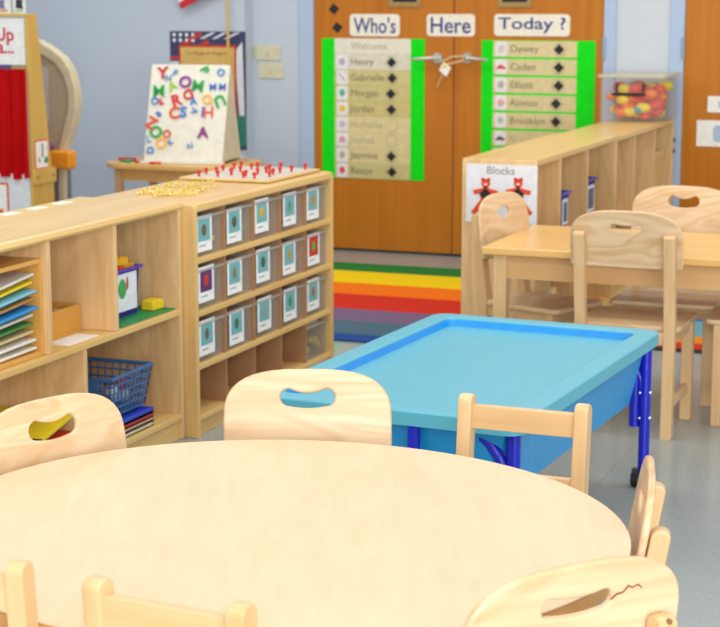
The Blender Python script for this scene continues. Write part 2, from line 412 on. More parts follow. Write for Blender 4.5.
# switch plates
for (v0, v1, lab) in ((45, 60.5, 'upper pale yellow wall plate beside the double door'), (62, 78.5, 'lower pale yellow wall plate beside the double door')):
    u0 = 256 if v0 < 50 else 259
    a, c = on_y(u0, v0, YW), on_y(u0+25, v1, YW)
    t = thing('wall_plate', lab, 'switch', ((a.x+c.x)/2, YW-.003, c.z), None, 'wall plates beside the double door')
    obj('plate', box(B(), a.x, c.x, YW-.009, YW, c.z, a.z, .003), plain('#D0CDB0', .5), t)
    obj('toggle', box(B(), (a.x+c.x)/2-.012, (a.x+c.x)/2+.006, YW-.016, YW-.008, (a.z+c.z)/2-.012, (a.z+c.z)/2+.012, .002), plain('#DCCB9C', .5), t)
    if v0 < 50: obj('green_sticker', box(B(), a.x-.004, a.x+.008, YW-.011, YW-.008, c.z+.02, a.z-.01), plain('#B7CF6A', .5), t)

# ---------------------------------------------------------------- poster and flag on the left wall
YP = YW-.12
a, c = on_y(170, 31, YP), on_y(247, 150, YP)
t = thing('flag_poster', 'poster with American flag border around a tan parchment behind the white easel', 'poster', ((a.x+c.x)/2, YP-.002, c.z), None)
obj('sheet', box(B(), a.x, c.x, YP-.004, YP-.001, c.z, a.z), plain('#3B3F63', .5), t, smooth=False)
PRED, PWHT = plain('#C23A38', .5), plain('#D8DCE2', .5)
for k in range(4):
    z = a.z-.03-.05*k
    obj('red_stripe', prism(B(), [(a.x+.1+.05*k, z-.06), (a.x+.22+.05*k, z+.01), (a.x+.2+.05*k, z+.03), (a.x+.08+.04*k, z-.04)], YP-.006, YP-.0042), PRED, t, smooth=False)
for z in (a.z-.15, a.z-.21, a.z-.27, a.z-.34, a.z-.41): obj('red_stripe', box(B(), a.x, a.x+.065, YP-.006, YP-.0042, z-.022, z), PRED, t, smooth=False)
for k in range(3): obj('white_stripe', prism(B(), [(a.x+.2+.08*k, a.z-.045), (a.x+.28+.08*k, a.z-.006), (a.x+.31+.08*k, a.z-.006), (a.x+.23+.08*k, a.z-.045)], YP-.0075, YP-.0062), PWHT, t, smooth=False)
for z in (a.z-.18, a.z-.24, a.z-.305): obj('white_stripe', box(B(), a.x, a.x+.065, YP-.0075, YP-.0062, z-.02, z), PWHT, t, smooth=False)
obj('white_stripe', prism(B(), [(c.x-.07, a.z-.12), (c.x-.02, a.z-.06), (c.x-.01, a.z-.5), (c.x-.045, a.z-.5)], YP-.0075, YP-.0042), PWHT, t, smooth=False)
b = B()
for i in range(4):
    for j in range(2): 
        ball(b, (a.x+.03+.042*i, YP-.005, a.z-.022-.032*j), .011, (1, .15, 1), 8)
obj('star_field', b, WHITE, t)
obj('teal_corner', box(B(), c.x-.07, c.x, YP-.0065, YP-.0043, c.z+.02, c.z+.2), plain('#2F7C6A', .5), t, smooth=False)
obj('parchment_border', box(B(), a.x+.062, c.x-.06, YP-.009, YP-.0076, c.z+.04, a.z-.08), plain('#C23B26', .6), t, smooth=False)
pb = obj('parchment', box(B(), a.x+.074, c.x-.073, YP-.0105, YP-.0092, c.z+.05, a.z-.095), plain('#D9B465', .7), t, smooth=False)
obj('lettering', text_bm('The Pledge of Allegiance', .03, FRONT((a.x+c.x)/2, YP-.011, a.z-.13), .0004), plain('#8D6A34', .8), pb, smooth=False)
# flag on its staff
p = on_y(228.5, 60, YP-.06)
t = thing('flag', 'American flag on a thin yellow wooden staff above the white easel', 'flag', (p.x, p.y, .603), None)
obj('staff', tube(B(), [(p.x, p.y, .606), (p.x-.005, p.y, 2.3)], .008, 10), plain('#D8B25A', .5), t)
lo = on_y(181, 9, YP-.06); up_ = on_y(207, -4, YP-.06)
ddx = Vector((lo.x-p.x, 0, 0)).x
tip = Vector((lo.x, p.y, lo.z)); top = Vector((p.x, p.y, 2.2))
for k in range(7):
    f0, f1 = k/7, (k+1)/7
    zf = on_y(228, -15, YP-.06).z; P0 = Vector((p.x, p.y, zf+.42*f0)); P1 = Vector((p.x, p.y, zf+.42*f1))
    Q0 = Vector((lo.x-.014*k, p.y, lo.z+.036*k)); Q1 = Vector((lo.x-.014*(k+1), p.y, lo.z+.036*(k+1)))
    obj('red_stripe' if k % 2 == 0 else 'white_stripe', prism(B(), [(P0.x, P0.z), (Q0.x, Q0.z), (Q1.x, Q1.z), (P1.x, P1.z)], p.y-.003, p.y+.003), plain('#C9242B', .7) if k % 2 == 0 else plain('#E4E6EA', .7), t, smooth=False)

# ---------------------------------------------------------------- rugs
def stripes(name, x0, x1, rows, label, edge=None):
    y0, y1 = rows[0][0], rows[-1][1]
    t = thing(name, label, 'rug', ((x0+x1)/2, (y0+y1)/2, 0), None)
    if edge: obj('border', box(B(), x0-.03, x1+.03, y0-.05, y1+.03, .0005, .006, .002), plain(edge, .9), t)
    for (a, c, h) in rows: obj('stripe', box(B(), x0, x1, a, c, .0008, .009, .002, 1), plain(h, .95, .1, var=.12, scale=120), t)
ys = [6.985, 7.30, 7.56, 7.86, 8.16, 8.46, 8.76, 9.10]
stripes('rainbow_rug', -3.93, -2.27, [(6.985, 7.12, '#2A4C8E'), (7.12, 7.42, '#4E6A78'), (7.42, 7.72, '#77607E'), (7.72, 8.12, '#CC3322'), (8.12, 8.45, '#F07418'), (8.45, 8.83, '#F2CC18'), (8.83, 9.11, '#2F7A36')],
        'rainbow striped rug on the floor in front of the double door')
stripes('striped_rug', -1.62, .6, [(7.34, 7.46, '#C23A22'), (7.46, 7.62, '#E08A28'), (7.62, 8.0, '#6FA0A8'), (8.0, 8.3, '#3A6FA8'), (8.3, 8.6, '#2F8F86'), (8.6, 8.9, '#4FA050'), (8.9, 9.2, '#D9B23A')],
        'striped rug with a black border under the far side of the small table', '#1E1D22')

# ================================================================ LEFT SIDE: behind the low shelf
# puppet theatre
Y0 = 7.5; xr = -4.70
t = thing('puppet_theater', 'wooden puppet theater with red curtain and white Up sign at the far left', 'puppet theater', (-5.1, Y0+.1, 0), None)
PW = wood('theater_wood', '#DDB863', '#C99F48', 'z', 24, 1.4, .4, .7)
b = prism(B(), [(Y0, 0.02), (Y0+.2, 0.02), (Y0+.2, .57), (Y0+.18, .66), (Y0+.085, 1.405), (Y0, 1.405)], xr-.018, xr, 'yz', .003); obj('side_panel', b, PW, t)
b = prism(B(), [(Y0, 0.02), (Y0+.2, 0.02), (Y0+.2, .57), (Y0+.18, .66), (Y0+.085, 1.405), (Y0, 1.405)], xr-.878, xr-.86, 'yz', .003); obj('side_panel', b, PW, t)
b = prism(B(), rrect(Y0+.1, .605, .215, .075, .015), xr, xr+.012, 'yz', .003); br = obj('bracket', b, PW, t)
for y in (Y0+.03, Y0+.17): obj('screw', tube(B(), [(xr+.01, y, .605), (xr+.016, y, .605)], .006, 10), plain('#8A6A30', .4), br)
obj('sign_board', box(B(), xr-.86, xr-.02, Y0-.008, Y0+.004, 1.165, 1.392, .002), plain('#ECEBE6', .5), t)
sg = t.children[-1]
ua, ub = on_y(6, 35, Y0-.01), on_y(5.5, 47.5, Y0-.01)
RED = plain('#D01F22', .5)
obj('lettering', text_bm('Up', .092, FRONT(ua.x-.01, Y0-.0095, ua.z), .0006, bold=.0015), RED, sg, smooth=False)
obj('lettering', text_bm('a...', .092, FRONT(ub.x-.0, Y0-.0095, ub.z), .0006, bold=.0015), RED, sg, smooth=False)
obj('rail', box(B(), xr-.86, xr-.02, Y0+.0, Y0+.03, 1.14, 1.163, .002), plain('#B49A62', .5), t)
obj('purple_strip', box(B(), xr-.86, xr-.105, Y0-.006, Y0+.001, 1.14, 1.168), plain('#5A4878', .6), t)
# pleated curtain
b = B(); n = 120; zt, zb = 1.145, .6; rows = 8
vs = [[b.verts.new((xr-.86+.85*i/n, Y0-.01+.016*math.sin(i*.62+.4*math.sin(i*.17)+j*.05)*(0.5+j/rows*.6), zt+(zb-zt)*j/rows-.006*math.sin(i*.3)*(j/rows))) for i in range(n+1)] for j in range(rows+1)]
for j in range(rows):
    for i in range(n): b.faces.new((vs[j][i], vs[j+1][i], vs[j+1][i+1], vs[j][i+1]))
bmesh.ops.solidify(b, geom=b.faces[:], thickness=.003)
obj('curtain', b, plain('#DC0A10', .75, .2), t)
obj('front_panel', box(B(), xr-.86, xr-.02, Y0+.004, Y0+.014, .05, .62), plain('#DEDFE2', .5), t)
fp = t.children[-1]
a = on_y(8, 183, Y0); 
ob = obj('orange_bordered_picture', box(B(), a.x-.2, a.x, Y0-.002, Y0+.0038, .33, a.z), plain('#D9624A', .6), fp, smooth=False)
obj('picture_sheet', box(B(), a.x-.19, a.x-.008, Y0-.0035, Y0-.0021, .34, a.z-.01), PAPER, ob, smooth=False)
obj('picture_figure', box(B(), a.x-.1, a.x-.03, Y0-.005, Y0-.0036, .38, .44, 0), plain('#E06A1C', .6), ob, smooth=False)
a1, a2 = on_x(31, 140, xr), on_x(45.5, 171, xr)
ob = obj('side_card', box(B(), xr+.0005, xr+.002, Y0+.025, Y0+.15, .64, .79), plain('#D9683A', .6), t, smooth=False)
obj('card_sheet', box(B(), xr+.0021, xr+.003, Y0+.032, Y0+.143, .65, .782), PAPER, ob, smooth=False)
b = B(); ball(b, (xr+.003, Y0+.125, .685), .018, (.1, 1, 1)); obj('green_blob', b, plain('#2F8F4A', .6), ob)
b = B(); box(b, xr+.0031, xr+.004, Y0+.085, Y0+.1, .7, .77); box(b, xr+.0031, xr+.004, Y0+.055, Y0+.07, .68, .7); obj('dark_mark', b, plain('#8A8F8C', .6), ob, smooth=False)
obj('top_board', box(B(), xr-.86, xr, Y0, Y0+.085, 1.4, 1.415, .003), PW, t)
for (u0, u1, lab, c1) in ((-8, 11, 'white card with orange edge standing on the puppet theater, left one', '#E88A48'), (13, 26, 'white card with a dark square figure on the puppet theater, right one', '#9CC89A')):
    a, c = on_y(u0, -8, Y0+.03), on_y(u1, 17, Y0+.03)
    t = thing('picture_card', lab, 'card', ((a.x+c.x)/2, Y0+.03, 1.4155), None, 'cards standing on the puppet theater')
    cd = obj('card', box(B(), a.x, c.x, Y0+.026, Y0+.031, 1.4157, a.z), plain('#E8E6DC', .6), t, smooth=False)
    obj('coloured_line', box(B(), a.x+.01, c.x-.015, Y0+.0245, Y0+.0258, 1.425, 1.435), plain(c1, .6), t, smooth=False)
    q = on_y((u0+u1)/2-1, 4, Y0+.02)
    obj('figure', prism(B(), [(q.x-.02, q.z-.02), (q.x+.022, q.z-.025), (q.x+.016, q.z), (q.x+.022, q.z+.02), (q.x-.018, q.z+.024)], Y0+.0245, Y0+.0258), plain('#34333A' if u0 > 0 else '#7A7AA0', .6), t, smooth=False)

# beige moulded play stand with orange counter
YK = 8.05
t = thing('play_stand', 'beige moulded play stand with orange counter beside the puppet theater', 'play stand', (-4.85, YK+.15, 0), None)
BE = plain('#CFC4A2', .45); BE2 = plain('#B6AB8E', .5)
out = [(30, 36), (45, 40.5), (58, 48), (70, 58), (77.5, 70), (82.5, 88), (83.5, 105), (81.5, 120), (76.5, 136), (72, 150), (72, 262), (66, 262), (65, 150), (70, 130), (74.5, 110), (74.5, 92), (70, 76), (62, 64), (50, 56), (38, 52), (30, 51)]
P = [on_y(u, v, YK) for u, v in out]; P = [(q.x, max(q.z, 0.01)) for q in P]
obj('arch_frame', plate([P], .07, .01, Matrix.Translation((-.045, YK+.035, 0)) @ Matrix.Rotation(PI/2, 4, 'X')), BE, t)
P = [on_y(u, v, YK+.05) for u, v in [(30, 50), (52, 56), (64, 64), (73, 78), (77, 95), (77, 112), (72, 132), (67, 152), (30, 152)]]
hole = [on_y(u, v, YK+.05) for u, v in [(38, 66), (46, 64), (49, 70), (50, 120), (46, 128), (38, 126)]]
obj('back_panel', plate([[(q.x, q.z) for q in P], [(q.x, q.z) for q in hole]], .03, .004, Matrix.Translation((0, YK+.06, 0)) @ Matrix.Rotation(PI/2, 4, 'X')), BE2, t)
P = [(q.x, q.z) for q in hole]
obj('window_insert', plate([P], .008, 0, Matrix.Translation((0, YK+.06, 0)) @ Matrix.Rotation(PI/2, 4, 'X')), plain('#C9CBC6', .4), t)
a, c = on_y(36, 150, YK-.06), on_y(70, 170, YK-.06)
obj('orange_counter', box(B(), a.x, c.x, YK-.06, YK+.02, c.z, a.z, .018, 3), plain('#F09A1C', .4), t)
obj('lower_panel', box(B(), a.x, on_y(65, 170, YK).x, YK+.03, YK+.06, 0.01, c.z+.02), plain('#77767E', .6), t)
q = on_y(51, 150, YK-.04)
solo('purple_ball', ball(B(), (q.x, q.y, a.z+.021), .021), plain('#6F4C84', .5), 'small purple ball on the orange counter of the play stand', 'ball', (q.x, q.y, a.z))

# side table with easel
YT = 8.35; zt = .603
t = thing('side_table', 'light wooden table with rounded corners under the white easel', 'table', (-4.48, YT+.3, 0), None)
x0, x1 = -4.83, -4.02
x0 = -4.83
KT = W_('ktable', 'x')
obj('tabletop', prism(B(), rrect((x0+x1)/2, YT+.28, x1-x0, .56, .16, 8), zt-.03, zt, 'xy', .007), KT, t)
b = B(); box(b, x0+.12, x1-.12, YT+.08, YT+.1, zt-.1, zt-.03); box(b, x0+.12, x1-.12, YT+.46, YT+.48, zt-.1, zt-.03); box(b, x0+.1, x0+.12, YT+.08, YT+.48, zt-.1, zt-.03); box(b, x1-.12, x1-.1, YT+.08, YT+.48, zt-.1, zt-.03)
obj('apron', b, KT, t)
for x in (x0+.08, x1-.12):
    for y in (YT+.06, YT+.46): obj('leg', box(B(), x, x+.04, y, y+.04, 0, zt-.03, .004), W_('post', 'z'), t)
# easel: A-frame tent, yawed
ec = on_y(187, 160, YT+.2)
yaw = math.radians(9)
E_ = Vector(((on_y(142.5, 157, YT+.12).x+on_y(224, 161, YT+.12).x)/2, YT+.12, zt))   # front foot middle
EW, EH, ED = .45, .515, .35
root = thing('tabletop_easel', 'white A-shaped magnetic easel covered in coloured letters on the side table', 'easel', (E_.x, E_.y, zt+.0005), yaw)
IV = plain('#E6E2CF', .4)
ez = .012
lean = math.atan2(ED/2, EH)
Lf = math.hypot(ED/2, EH)
def face_m(side):  # side -1 front, +1 back
    y = 0 if side < 0 else ED
    return Matrix.Translation((0, y, ez)) @ Matrix.Rotation(-lean if side < 0 else lean, 4, 'X') @ Matrix.Rotation(PI/2, 4, 'X')
obj('front_board', plate([rrect(0, Lf/2, EW, Lf, .012)], .012, .003, face_m(-1)), IV, root)
obj('back_board', plate([rrect(0, Lf/2, EW, Lf, .012)], .012, .003, face_m(1)), IV, root)
for s in (-1, 1): obj('side_gusset', prism(B(), [(.008, ez), (ED-.008, ez), (ED/2+.004, EH), (ED/2-.004, EH)], s*EW/2-.006*s, s*EW/2-.002*s, 'yz'), plain('#D9D4BE', .5), root)
obj('ledge', box(B(), -EW/2-.01, EW/2+.01, -.045, .008, 0, .014, .003), IV, root); obj('ledge', box(B(), -EW/2-.01, EW/2+.01, ED-.008, ED+.03, 0, .014, .003), IV, root)
Mroot = Matrix.Translation(root.location) @ Matrix.Rotation(yaw, 4, 'Z')
LET = [('Y', 163, 73, '#C8202A', 1.6, .1), ('N', 168.5, 78, '#3F7FC4', .9, .1), ('F', 175.5, 73, '#4A8FD0', .9, -.4), ('P', 205, 70.5, '#12A84A', 1.2, -1.1), ('O', 221, 72.5, '#4F90D0', 1.0, 0),
       ('M', 159, 91, '#14A84A', 1.7, 0.05), ('A', 172.5, 86, '#9CC83A', 1.2, .5), ('O', 185.5, 82, '#8A3290', 1.6, .1), ('M', 198, 86, '#14A84A', 1.7, -.1), ('M', 213, 87, '#3C74C8', 1.0, .1), ('M', 222.5, 87, '#3C74C8', 1.0, 0),
       ('O', 155, 101, '#4A86D0', 1.0, 0), ('E', 161, 102, '#D0302A', .9, .6), ('R', 177, 100, '#D2222A', 1.6, .35), ('D', 188, 95, '#D0282A', 1.4, -2.6), ('A', 193.5, 101, '#3F80CC', 1.0, .2), ('Q', 207.5, 100, '#F2BE48', 1.3, .3), ('U', 220, 101, '#12A84A', 1.6, -2.7),
       ('C', 174.5, 113, '#E2502A', 1.6, .1), ('S', 183.5, 112, '#2D80C8', 1.5, 0), ('V', 195, 111, '#4080C8', .9, 1.4), ('I', 203, 112, '#4A5CC0', 1.3, 0), ('H', 208.5, 112.5, '#E8502A', 1.6, .05),
       ('B', 159, 114, '#3F78C4', .8, .8), ('Z', 151.5, 123, '#E0522E', 1.6, -.5), ('O', 156, 132, '#12A84A', 1.6, -.3), ('O', 167, 134, '#D85A3A', 1.1, 0), ('A', 203, 132.5, '#8A2E7E', 1.5, 0.05),
       ('L', 149, 139, '#6C9AD4', .9, .1), ('O', 161.5, 143, '#F4BC40', 1.5, .2), ('K', 170.5, 142, '#4A78D0', .8, .7), ('N', 190, 146, '#3F80C8', .8, .3), ('D', 150.5, 150, '#4A88D0', 1.0, 1.6)]
CN = {'C8': 'red', 'D0': 'red', 'D2': 'red'}
def cname(h):
    r, g, bl = [int(h[i:i+2], 16) for i in (1, 3, 5)]
    if r > 225 and g > 170: return 'yellow'
    if r > 210 and g > 70: return 'orange'
    if r > 190 and g < 70: return 'red'
    if g > 150 and r < 60: return 'green'
    if g > 180 and r < 180: return 'lime green'
    if r > 120 and bl > 110: return 'purple'
    return 'blue'
Minv = Mroot.inverted() ; Fm = Mroot @ face_m(-1); Fi = Fm.inverted()
for (ch, u, v, h, s, rl) in LET:
    o3, d3 = Vector((0, 0, CH)), ray(u, v)
    ol = Fi @ o3; dl = Fi.to_3x3() @ d3
    k = (.0075-ol.z)/dl.z; q = ol+dl*k
    mm = Fm @ Matrix.Translation((q.x, q.y, .0078)) @ Matrix.Rotation(rl, 4, 'Z')
    b = text_bm(ch, .056*s, Matrix.Identity(4), .0028, bold=(.0004 if ch in 'MNHKW' else .0018)*s)
    ys_ = [x.co.y for x in b.verts]; xs_ = [x.co.x for x in b.verts]
    bmesh.ops.translate(b, vec=(-(max(xs_)+min(xs_))/2, -(max(ys_)+min(ys_))/2, .0), verts=b.verts)
    bmesh.ops.transform(b, matrix=mm @ Matrix.Translation((0, 0, .0025)), verts=b.verts)
    loc = mm.translation
    near = 'top' if v < 80 else 'upper part' if v < 104 else 'middle' if v < 120 else 'lower part'
    side = 'left side' if u < 168 else 'centre' if u < 200 else 'right side'
    sz = 'large' if s > 1.3 else 'small'
    extra = {(213, 87): ', left M', (222.5, 87): ', right M'}.get((u, v), '')
    solo('magnetic_letter', b, plain(h, .4, .5), '%s %s magnetic letter %s at the %s of the easel, %s%s' % (sz, cname(h), ch, near, side, extra), 'letter', loc, 'magnetic letters on the white easel', smooth=False)
# loose letters on the side table
for i, (u, v, h, ch, lab) in enumerate(((124, 160, '#D02A48', 'C', 'red magnetic letter lying at the left end of the side table'), (132, 160.5, '#B8327A', 'S', 'pink magnetic letter lying on the side table beside the red one'), (150, 158.6, '#2FA84A', 'T', 'green magnetic letter lying in front of the easel'), (151, 161.5, '#E8642A', 'L', 'orange magnetic letter lying in front of the easel'), (163, 162, '#F0C22A', 'E', 'yellow magnetic letter lying in front of the easel'), (173, 160.8, '#D8281E', 'H', 'red magnetic letter lying in front of the easel, right of the yellow one'))):
    q = on_z(u, v, zt)
    q.y = min(max(q.y, YT+.03), E_.y-.04) if u > 140 else q.y
    mm = Matrix.Translation((q.x, q.y, zt+.0065)) @ Matrix.Rotation(.4*i, 4, 'Z')
    solo('magnetic_letter', text_bm(ch, .10, mm, .006, bold=.004), plain(h, .4), lab, 'letter', (q.x, q.y, zt), 'loose letters on the side table', smooth=False)

# ================================================================ CUBBY UNIT
CX0, CX1 = -3.07, -2.635; CY0, CY1 = 5.20, 6.435; CZ = .808
SH = W_('shelf', 'z'); SHY = W_('shelf', 'y'); ED_ = W_('edge', 'y'); HB = W_('hard', 'z')
t = thing('cubby_unit', 'maple cubby unit with rows of clear trays, gameboard on top', 'shelf unit', ((CX0+CX1)/2, (CY0+CY1)/2, 0), None)
cub = t
for (a, c) in ((CY0, CY0+.025), (CY1-.025, CY1)):
    P = [(CX0, 0), (CX1, 0), (CX1, CZ-.02), (CX1-.006, CZ-.006), (CX1-.02, CZ), (CX0, CZ)]
    obj('side_panel', prism(B(), P, a, c, 'xz', .005), SH, t)
obj('top_board', box(B(), CX0, CX1-.006, CY0+.02, CY1-.02, CZ-.024, CZ-.002, .003), SHY, t)
obj('top_edge', box(B(), CX1-.022, CX1+.0, CY0+.018, CY1-.018, CZ-.03, CZ+.001, .008, 3), ED_, t)
obj('back_panel', box(B(), CX0+.004, CX0+.012, CY0+.02, CY1-.02, .03, CZ-.02), HB, t)
rows_z = [.066, .245, .43, .613]
pitch = (CY1-.025-CY0-.012)/5
cols = [CY0+.0185+k*((CY1-CY0-.037)/5) for k in range(6)]
for z in rows_z: obj('shelf', box(B(), CX0+.012, CX1-.004, CY0+.02, CY1-.02, z-.012, z+.008, .004), ED_, t)
for k in range(1, 5): obj('divider', box(B(), CX0+.012, CX1-.012, cols[k]-.004, cols[k]+.004, rows_z[0], CZ-.02), W_('hard', 'y'), t)
obj('plinth', box(B(), CX1-.035, CX1-.015, CY0+.02, CY1-.02, 0, .06, .002), SHY, t)
# trays
CLR = clear('clear_plastic', '#C9C2B8', .17); TEAL = plain('#7FBFC2', .5)
CW, TD, TH = (cols[1]-cols[0])-.03, .30, .134
def tray_bm(w, d, h, th=.003):
    b = B(); x1 = 0; x0 = -d
    box(b, x0, x1, -w/2, w/2, 0, th); box(b, x1-th, x1, -w/2, w/2, th, h); box(b, x0, x0+th, -w/2, w/2, th, h)
    box(b, x0+th, x1-th, -w/2, -w/2+th, th, h); box(b, x0+th, x1-th, w/2-th, w/2, th, h)
    return b
def rim_bm(w, d, h): 
    b = B(); box(b, -.012, .008, -w/2-.008, w/2+.008, h-.006, h+.004, .002); box(b, -d, -.012, -w/2-.008, -w/2+.004, h-.004, h+.002); box(b, -d, -.012, w/2-.004, w/2+.008, h-.004, h+.002); return b
proto = None
CARD = [ # row (top first), then columns from the near end
 [('#6B5A3A', '#E6C24A', 'yellow'), ('#4F5B48', '#4FAE3A', 'green'), ('#D9B02A', '#E2532E', 'red'), ('#4E9A78', '#E2582E', 'orange'), ('#C98A2A', '#58B04A', 'green')],
 [('#C2362E', None, ''), ('#8A7A58', None, ''), ('#3E5A3A', '#D98A3A', 'orange'), ('#B59A3A', '#E2502A', 'red'), ('#5EA63A', '#C98A5A', 'tan')],
 [('#6A6258', None, ''), ('#2E7A4A', None, ''), ('#8FA39A', '#C9A84A', 'yellow'), ('#3C8A54', '#3E8A5A', 'green'), ('#B06A4A', None, '')],
 [None, None, None, None, ('#9AA0A0', '#C9B13A', 'yellow')]]
RN = ['top row', 'second row', 'third row', 'bottom row']; CNM = ['cubby nearest the low shelf', 'second cubby from the low shelf', 'middle cubby', 'second cubby from the rug', 'cubby nearest the rug']
PICN = {'#C2362E': '#5A2F6A', '#5EA63A': '#C2302A'}
for r in range(4):
    zf = rows_z[3-r]+.008
    for k in range(5):
        if CARD[r][k] is None: continue
        fig, cont, cn = CARD[r][k]
        yc = (cols[k]+cols[k+1])/2; xf = CX1-.022
        bgc = PICN.get(fig, '#72B2B8')
        desc = {'#5A2F6A': 'purple picture card', '#C2302A': 'red picture card'}.get(bgc, 'teal picture card')
        if proto is None:
            proto = thing('storage_tray', '', 'tray', (xf, yc, zf+.0005), 0.0, 'clear trays in the cubby unit')
            obj('bin', tray_bm(CW, TD, TH), CLR, proto); obj('rim', rim_bm(CW, TD, TH), clear('clear_rim', '#CFC8BC', .5), proto)
            rt = proto
        else:
            rt = proto.copy(); COL.objects.link(rt)
            for ch in proto.children:
                if ch.name.startswith(('bin', 'rim')): c = ch.copy(); COL.objects.link(c); c.parent = rt
            rt.location = (xf, yc, zf+.0005)
        jy = random.uniform(-.008, .008)
        last = r == 3
        rt['label'] = ('clear tray with white papers and no card, bottom row, cubby nearest the rug' if last else 'clear tray with %s, %s, %s' % (desc, RN[r], CNM[k]))
        if not last:
            cw_, ch_ = .12, .124
            z0 = .016+random.uniform(-.003, .006)
            y0 = -.066+jy
            cd = obj('picture_card', box(B(), .0032, .0045, y0-.024, y0-.024+cw_, z0, z0+ch_), plain('#F4F5F4', .5), rt, smooth=False)
            obj('photo', box(B(), .0046, .0052, y0-.01, y0-.024+cw_-.016, z0+.036, z0+ch_-.012), plain(bgc, .5), cd, smooth=False)
            q = B(); ball(q, (.0055, y0+.034, z0+.074), .019, (.1, .8+.3*random.random(), 1.1)); obj('pictured_object', q, plain(fig, .5), cd)
            obj('caption', box(B(), .0046, .005, y0-.002, y0+.045, z0+.018, z0+.023), plain('#9A9EA0', .7), cd, smooth=False)
        else:
            ob = B(); box(ob, -.2, -.02, -.07, .07, .115, .14, .006); obj('lid_liner', ob, plain('#E4E4E0', .6), rt)
        if cont:
            q = B()
            for i in range(40):
                s_ = random.uniform(.012, .02)
                x_, y_, z_ = xf-random.uniform(.02, .26), yc+random.uniform(-CW/2+.024, CW/2-.024), zf+.0045+s_+random.uniform(0, .055)
                box(q, x_-s_*.8, x_+s_*.8, y_-s_, y_+s_, z_-s_*.7, z_+s_*.7, .003, 1)
            solo('small_toy_pieces', q, plain(cont, .5), '%s toy pieces heaped in the clear tray, %s, %s' % (cn, RN[r], CNM[k]), 'toys', (xf-.14, yc, zf), kind='stuff')
# pegboard game on top
a = on_z(196, 178, CZ); 
PX0, PX1, PY0, PY1 = -3.05, -2.70, 5.93, 6.41
t = thing('pegboard', 'pale square pegboard with red pegs on top of the cubby unit', 'game', ((PX0+PX1)/2, (PY0+PY1)/2, CZ-.0015), None)
obj('board', box(B(), PX0, PX1, PY0, PY1, CZ+.001, CZ+.009, .002), plain('#CFC8B4', .5), t)
obj('border', (lambda b: (box(b, PX0-.012, PX0, PY0-.012, PY1+.012, CZ+.001, CZ+.01, .002), box(b, PX1, PX1+.012, PY0-.012, PY1+.012, CZ+.001, CZ+.01, .002), box(b, PX0, PX1, PY0-.012, PY0, CZ+.001, CZ+.01, .002), box(b, PX0, PX1, PY1, PY1+.012, CZ+.001, CZ+.01, .002), b)[-1])(B()), W_('edge', 'y'), t)
pk = 0; first = None
for i in range(6):
    for j in range(4):
        x_ = PX0+.045+j*.083; y_ = PY0+.045+i*.078
        b = tube(B(), [(0, 0, 0), (0, 0, .014)], .005, 10); ball(b, (0, 0, .018), .0085, seg=10)
        if first is None:
            first = obj('peg', b, plain('#CE1F24', .4), t); first.location = (x_-t['_w'][0], y_-t['_w'][1], CZ+.009-t['_w'][2])
            me0 = first.data
            # local mesh keeps own origin
            for v in me0.vertices: v.co += Vector(t['_w'])
        else:
            b.free(); c = first.copy(); COL.objects.link(c); c.parent = t
            c.location = (x_-t['_w'][0]+random.uniform(-.02, .02), y_-t['_w'][1]+random.uniform(-.02, .02), CZ+.009-t['_w'][2])
# gold bead strands
b = B(); GOLD = plain('#DCC46A', .2, .7, .5)
for s_ in range(7):
    cx_, cy_ = -2.86+random.uniform(-.12, .06), 5.6+random.uniform(-.17, .17); ph = random.random()*6
    for k in range(44):
        a_ = ph+2*PI*k/44; rr = .035+.02*math.sin(3*a_+s_)+.008*math.sin(7*a_)
        ball(b, (min(-2.66, cx_+rr*math.cos(a_)), cy_+rr*1.7*math.sin(a_), CZ+.005+.003*(s_ % 3)), .0045, seg=6)
solo('bead_strands', b, GOLD, 'tangled heap of gold bead strands on the near end of the cubby unit top', 'beads', (-2.87, 5.5, CZ), kind='stuff')

# ================================================================ LOW OPEN SHELF (left)
LX0, LX1, LY0, LY1, LZ = -3.07, -2.68, 3.775, 5.195, .818
t = thing('open_shelf', 'low maple open shelf with puzzle rack at the left side', 'shelf unit', ((LX0+LX1)/2, (LY0+LY1)/2, 0), None)
low = t
PN = W_('pine', 'z')
for (a, c) in ((LY0, LY0+.022), (LY1-.022, LY1)): obj('side_panel', box(B(), LX0, LX1, a, c, 0, LZ-.002, .005), PN, t)
obj('top_board', prism(B(), [(LX0, LZ-.026), (LX1, LZ-.026), (LX1+.004, LZ-.018), (LX1, LZ-.006), (LX1-.01, LZ), (LX0, LZ)], LY0, LY1+.0, 'xz', 0), W_('edge', 'y'), t)
obj('back_panel', box(B(), LX0+.002, LX0+.012, LY0+.02, LY1-.02, .04, LZ-.026), PN, t)
obj('shelf', box(B(), LX0+.012, LX1, LY0+.02, LY1-.02, .432, .454, .005), W_('edge', 'y'), t)
obj('shelf', box(B(), LX0+.012, LX1-.002, LY0+.02, LY1-.02, .068, .09, .005), W_('edge', 'y'), t)
obj('plinth', box(B(), LX1-.03, LX1-.012, LY0+.02, LY1-.02, 0, .068, .002), W_('edge', 'y'), t)
D1, D2, D3 = 4.354, 4.749, 4.548
obj('divider', box(B(), LX0+.012, LX1-.004, D1-.011, D1+.011, .454, LZ-.026, .003), PN, t)
obj('divider', box(B(), LX0+.012, LX1-.004, D2-.011, D2+.011, .454, LZ-.026, .003), PN, t)
obj('divider', box(B(), LX0+.012, LX1-.004, D3-.011, D3+.011, .09, .432, .003), PN, t)
for k in range(6):  # pale strips imitate light reflected along the back of the shelf top
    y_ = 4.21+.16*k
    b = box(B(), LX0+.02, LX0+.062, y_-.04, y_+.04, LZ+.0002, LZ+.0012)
    obj('painted_reflection', b, plain('#F6F3E4', .4), t, smooth=False)
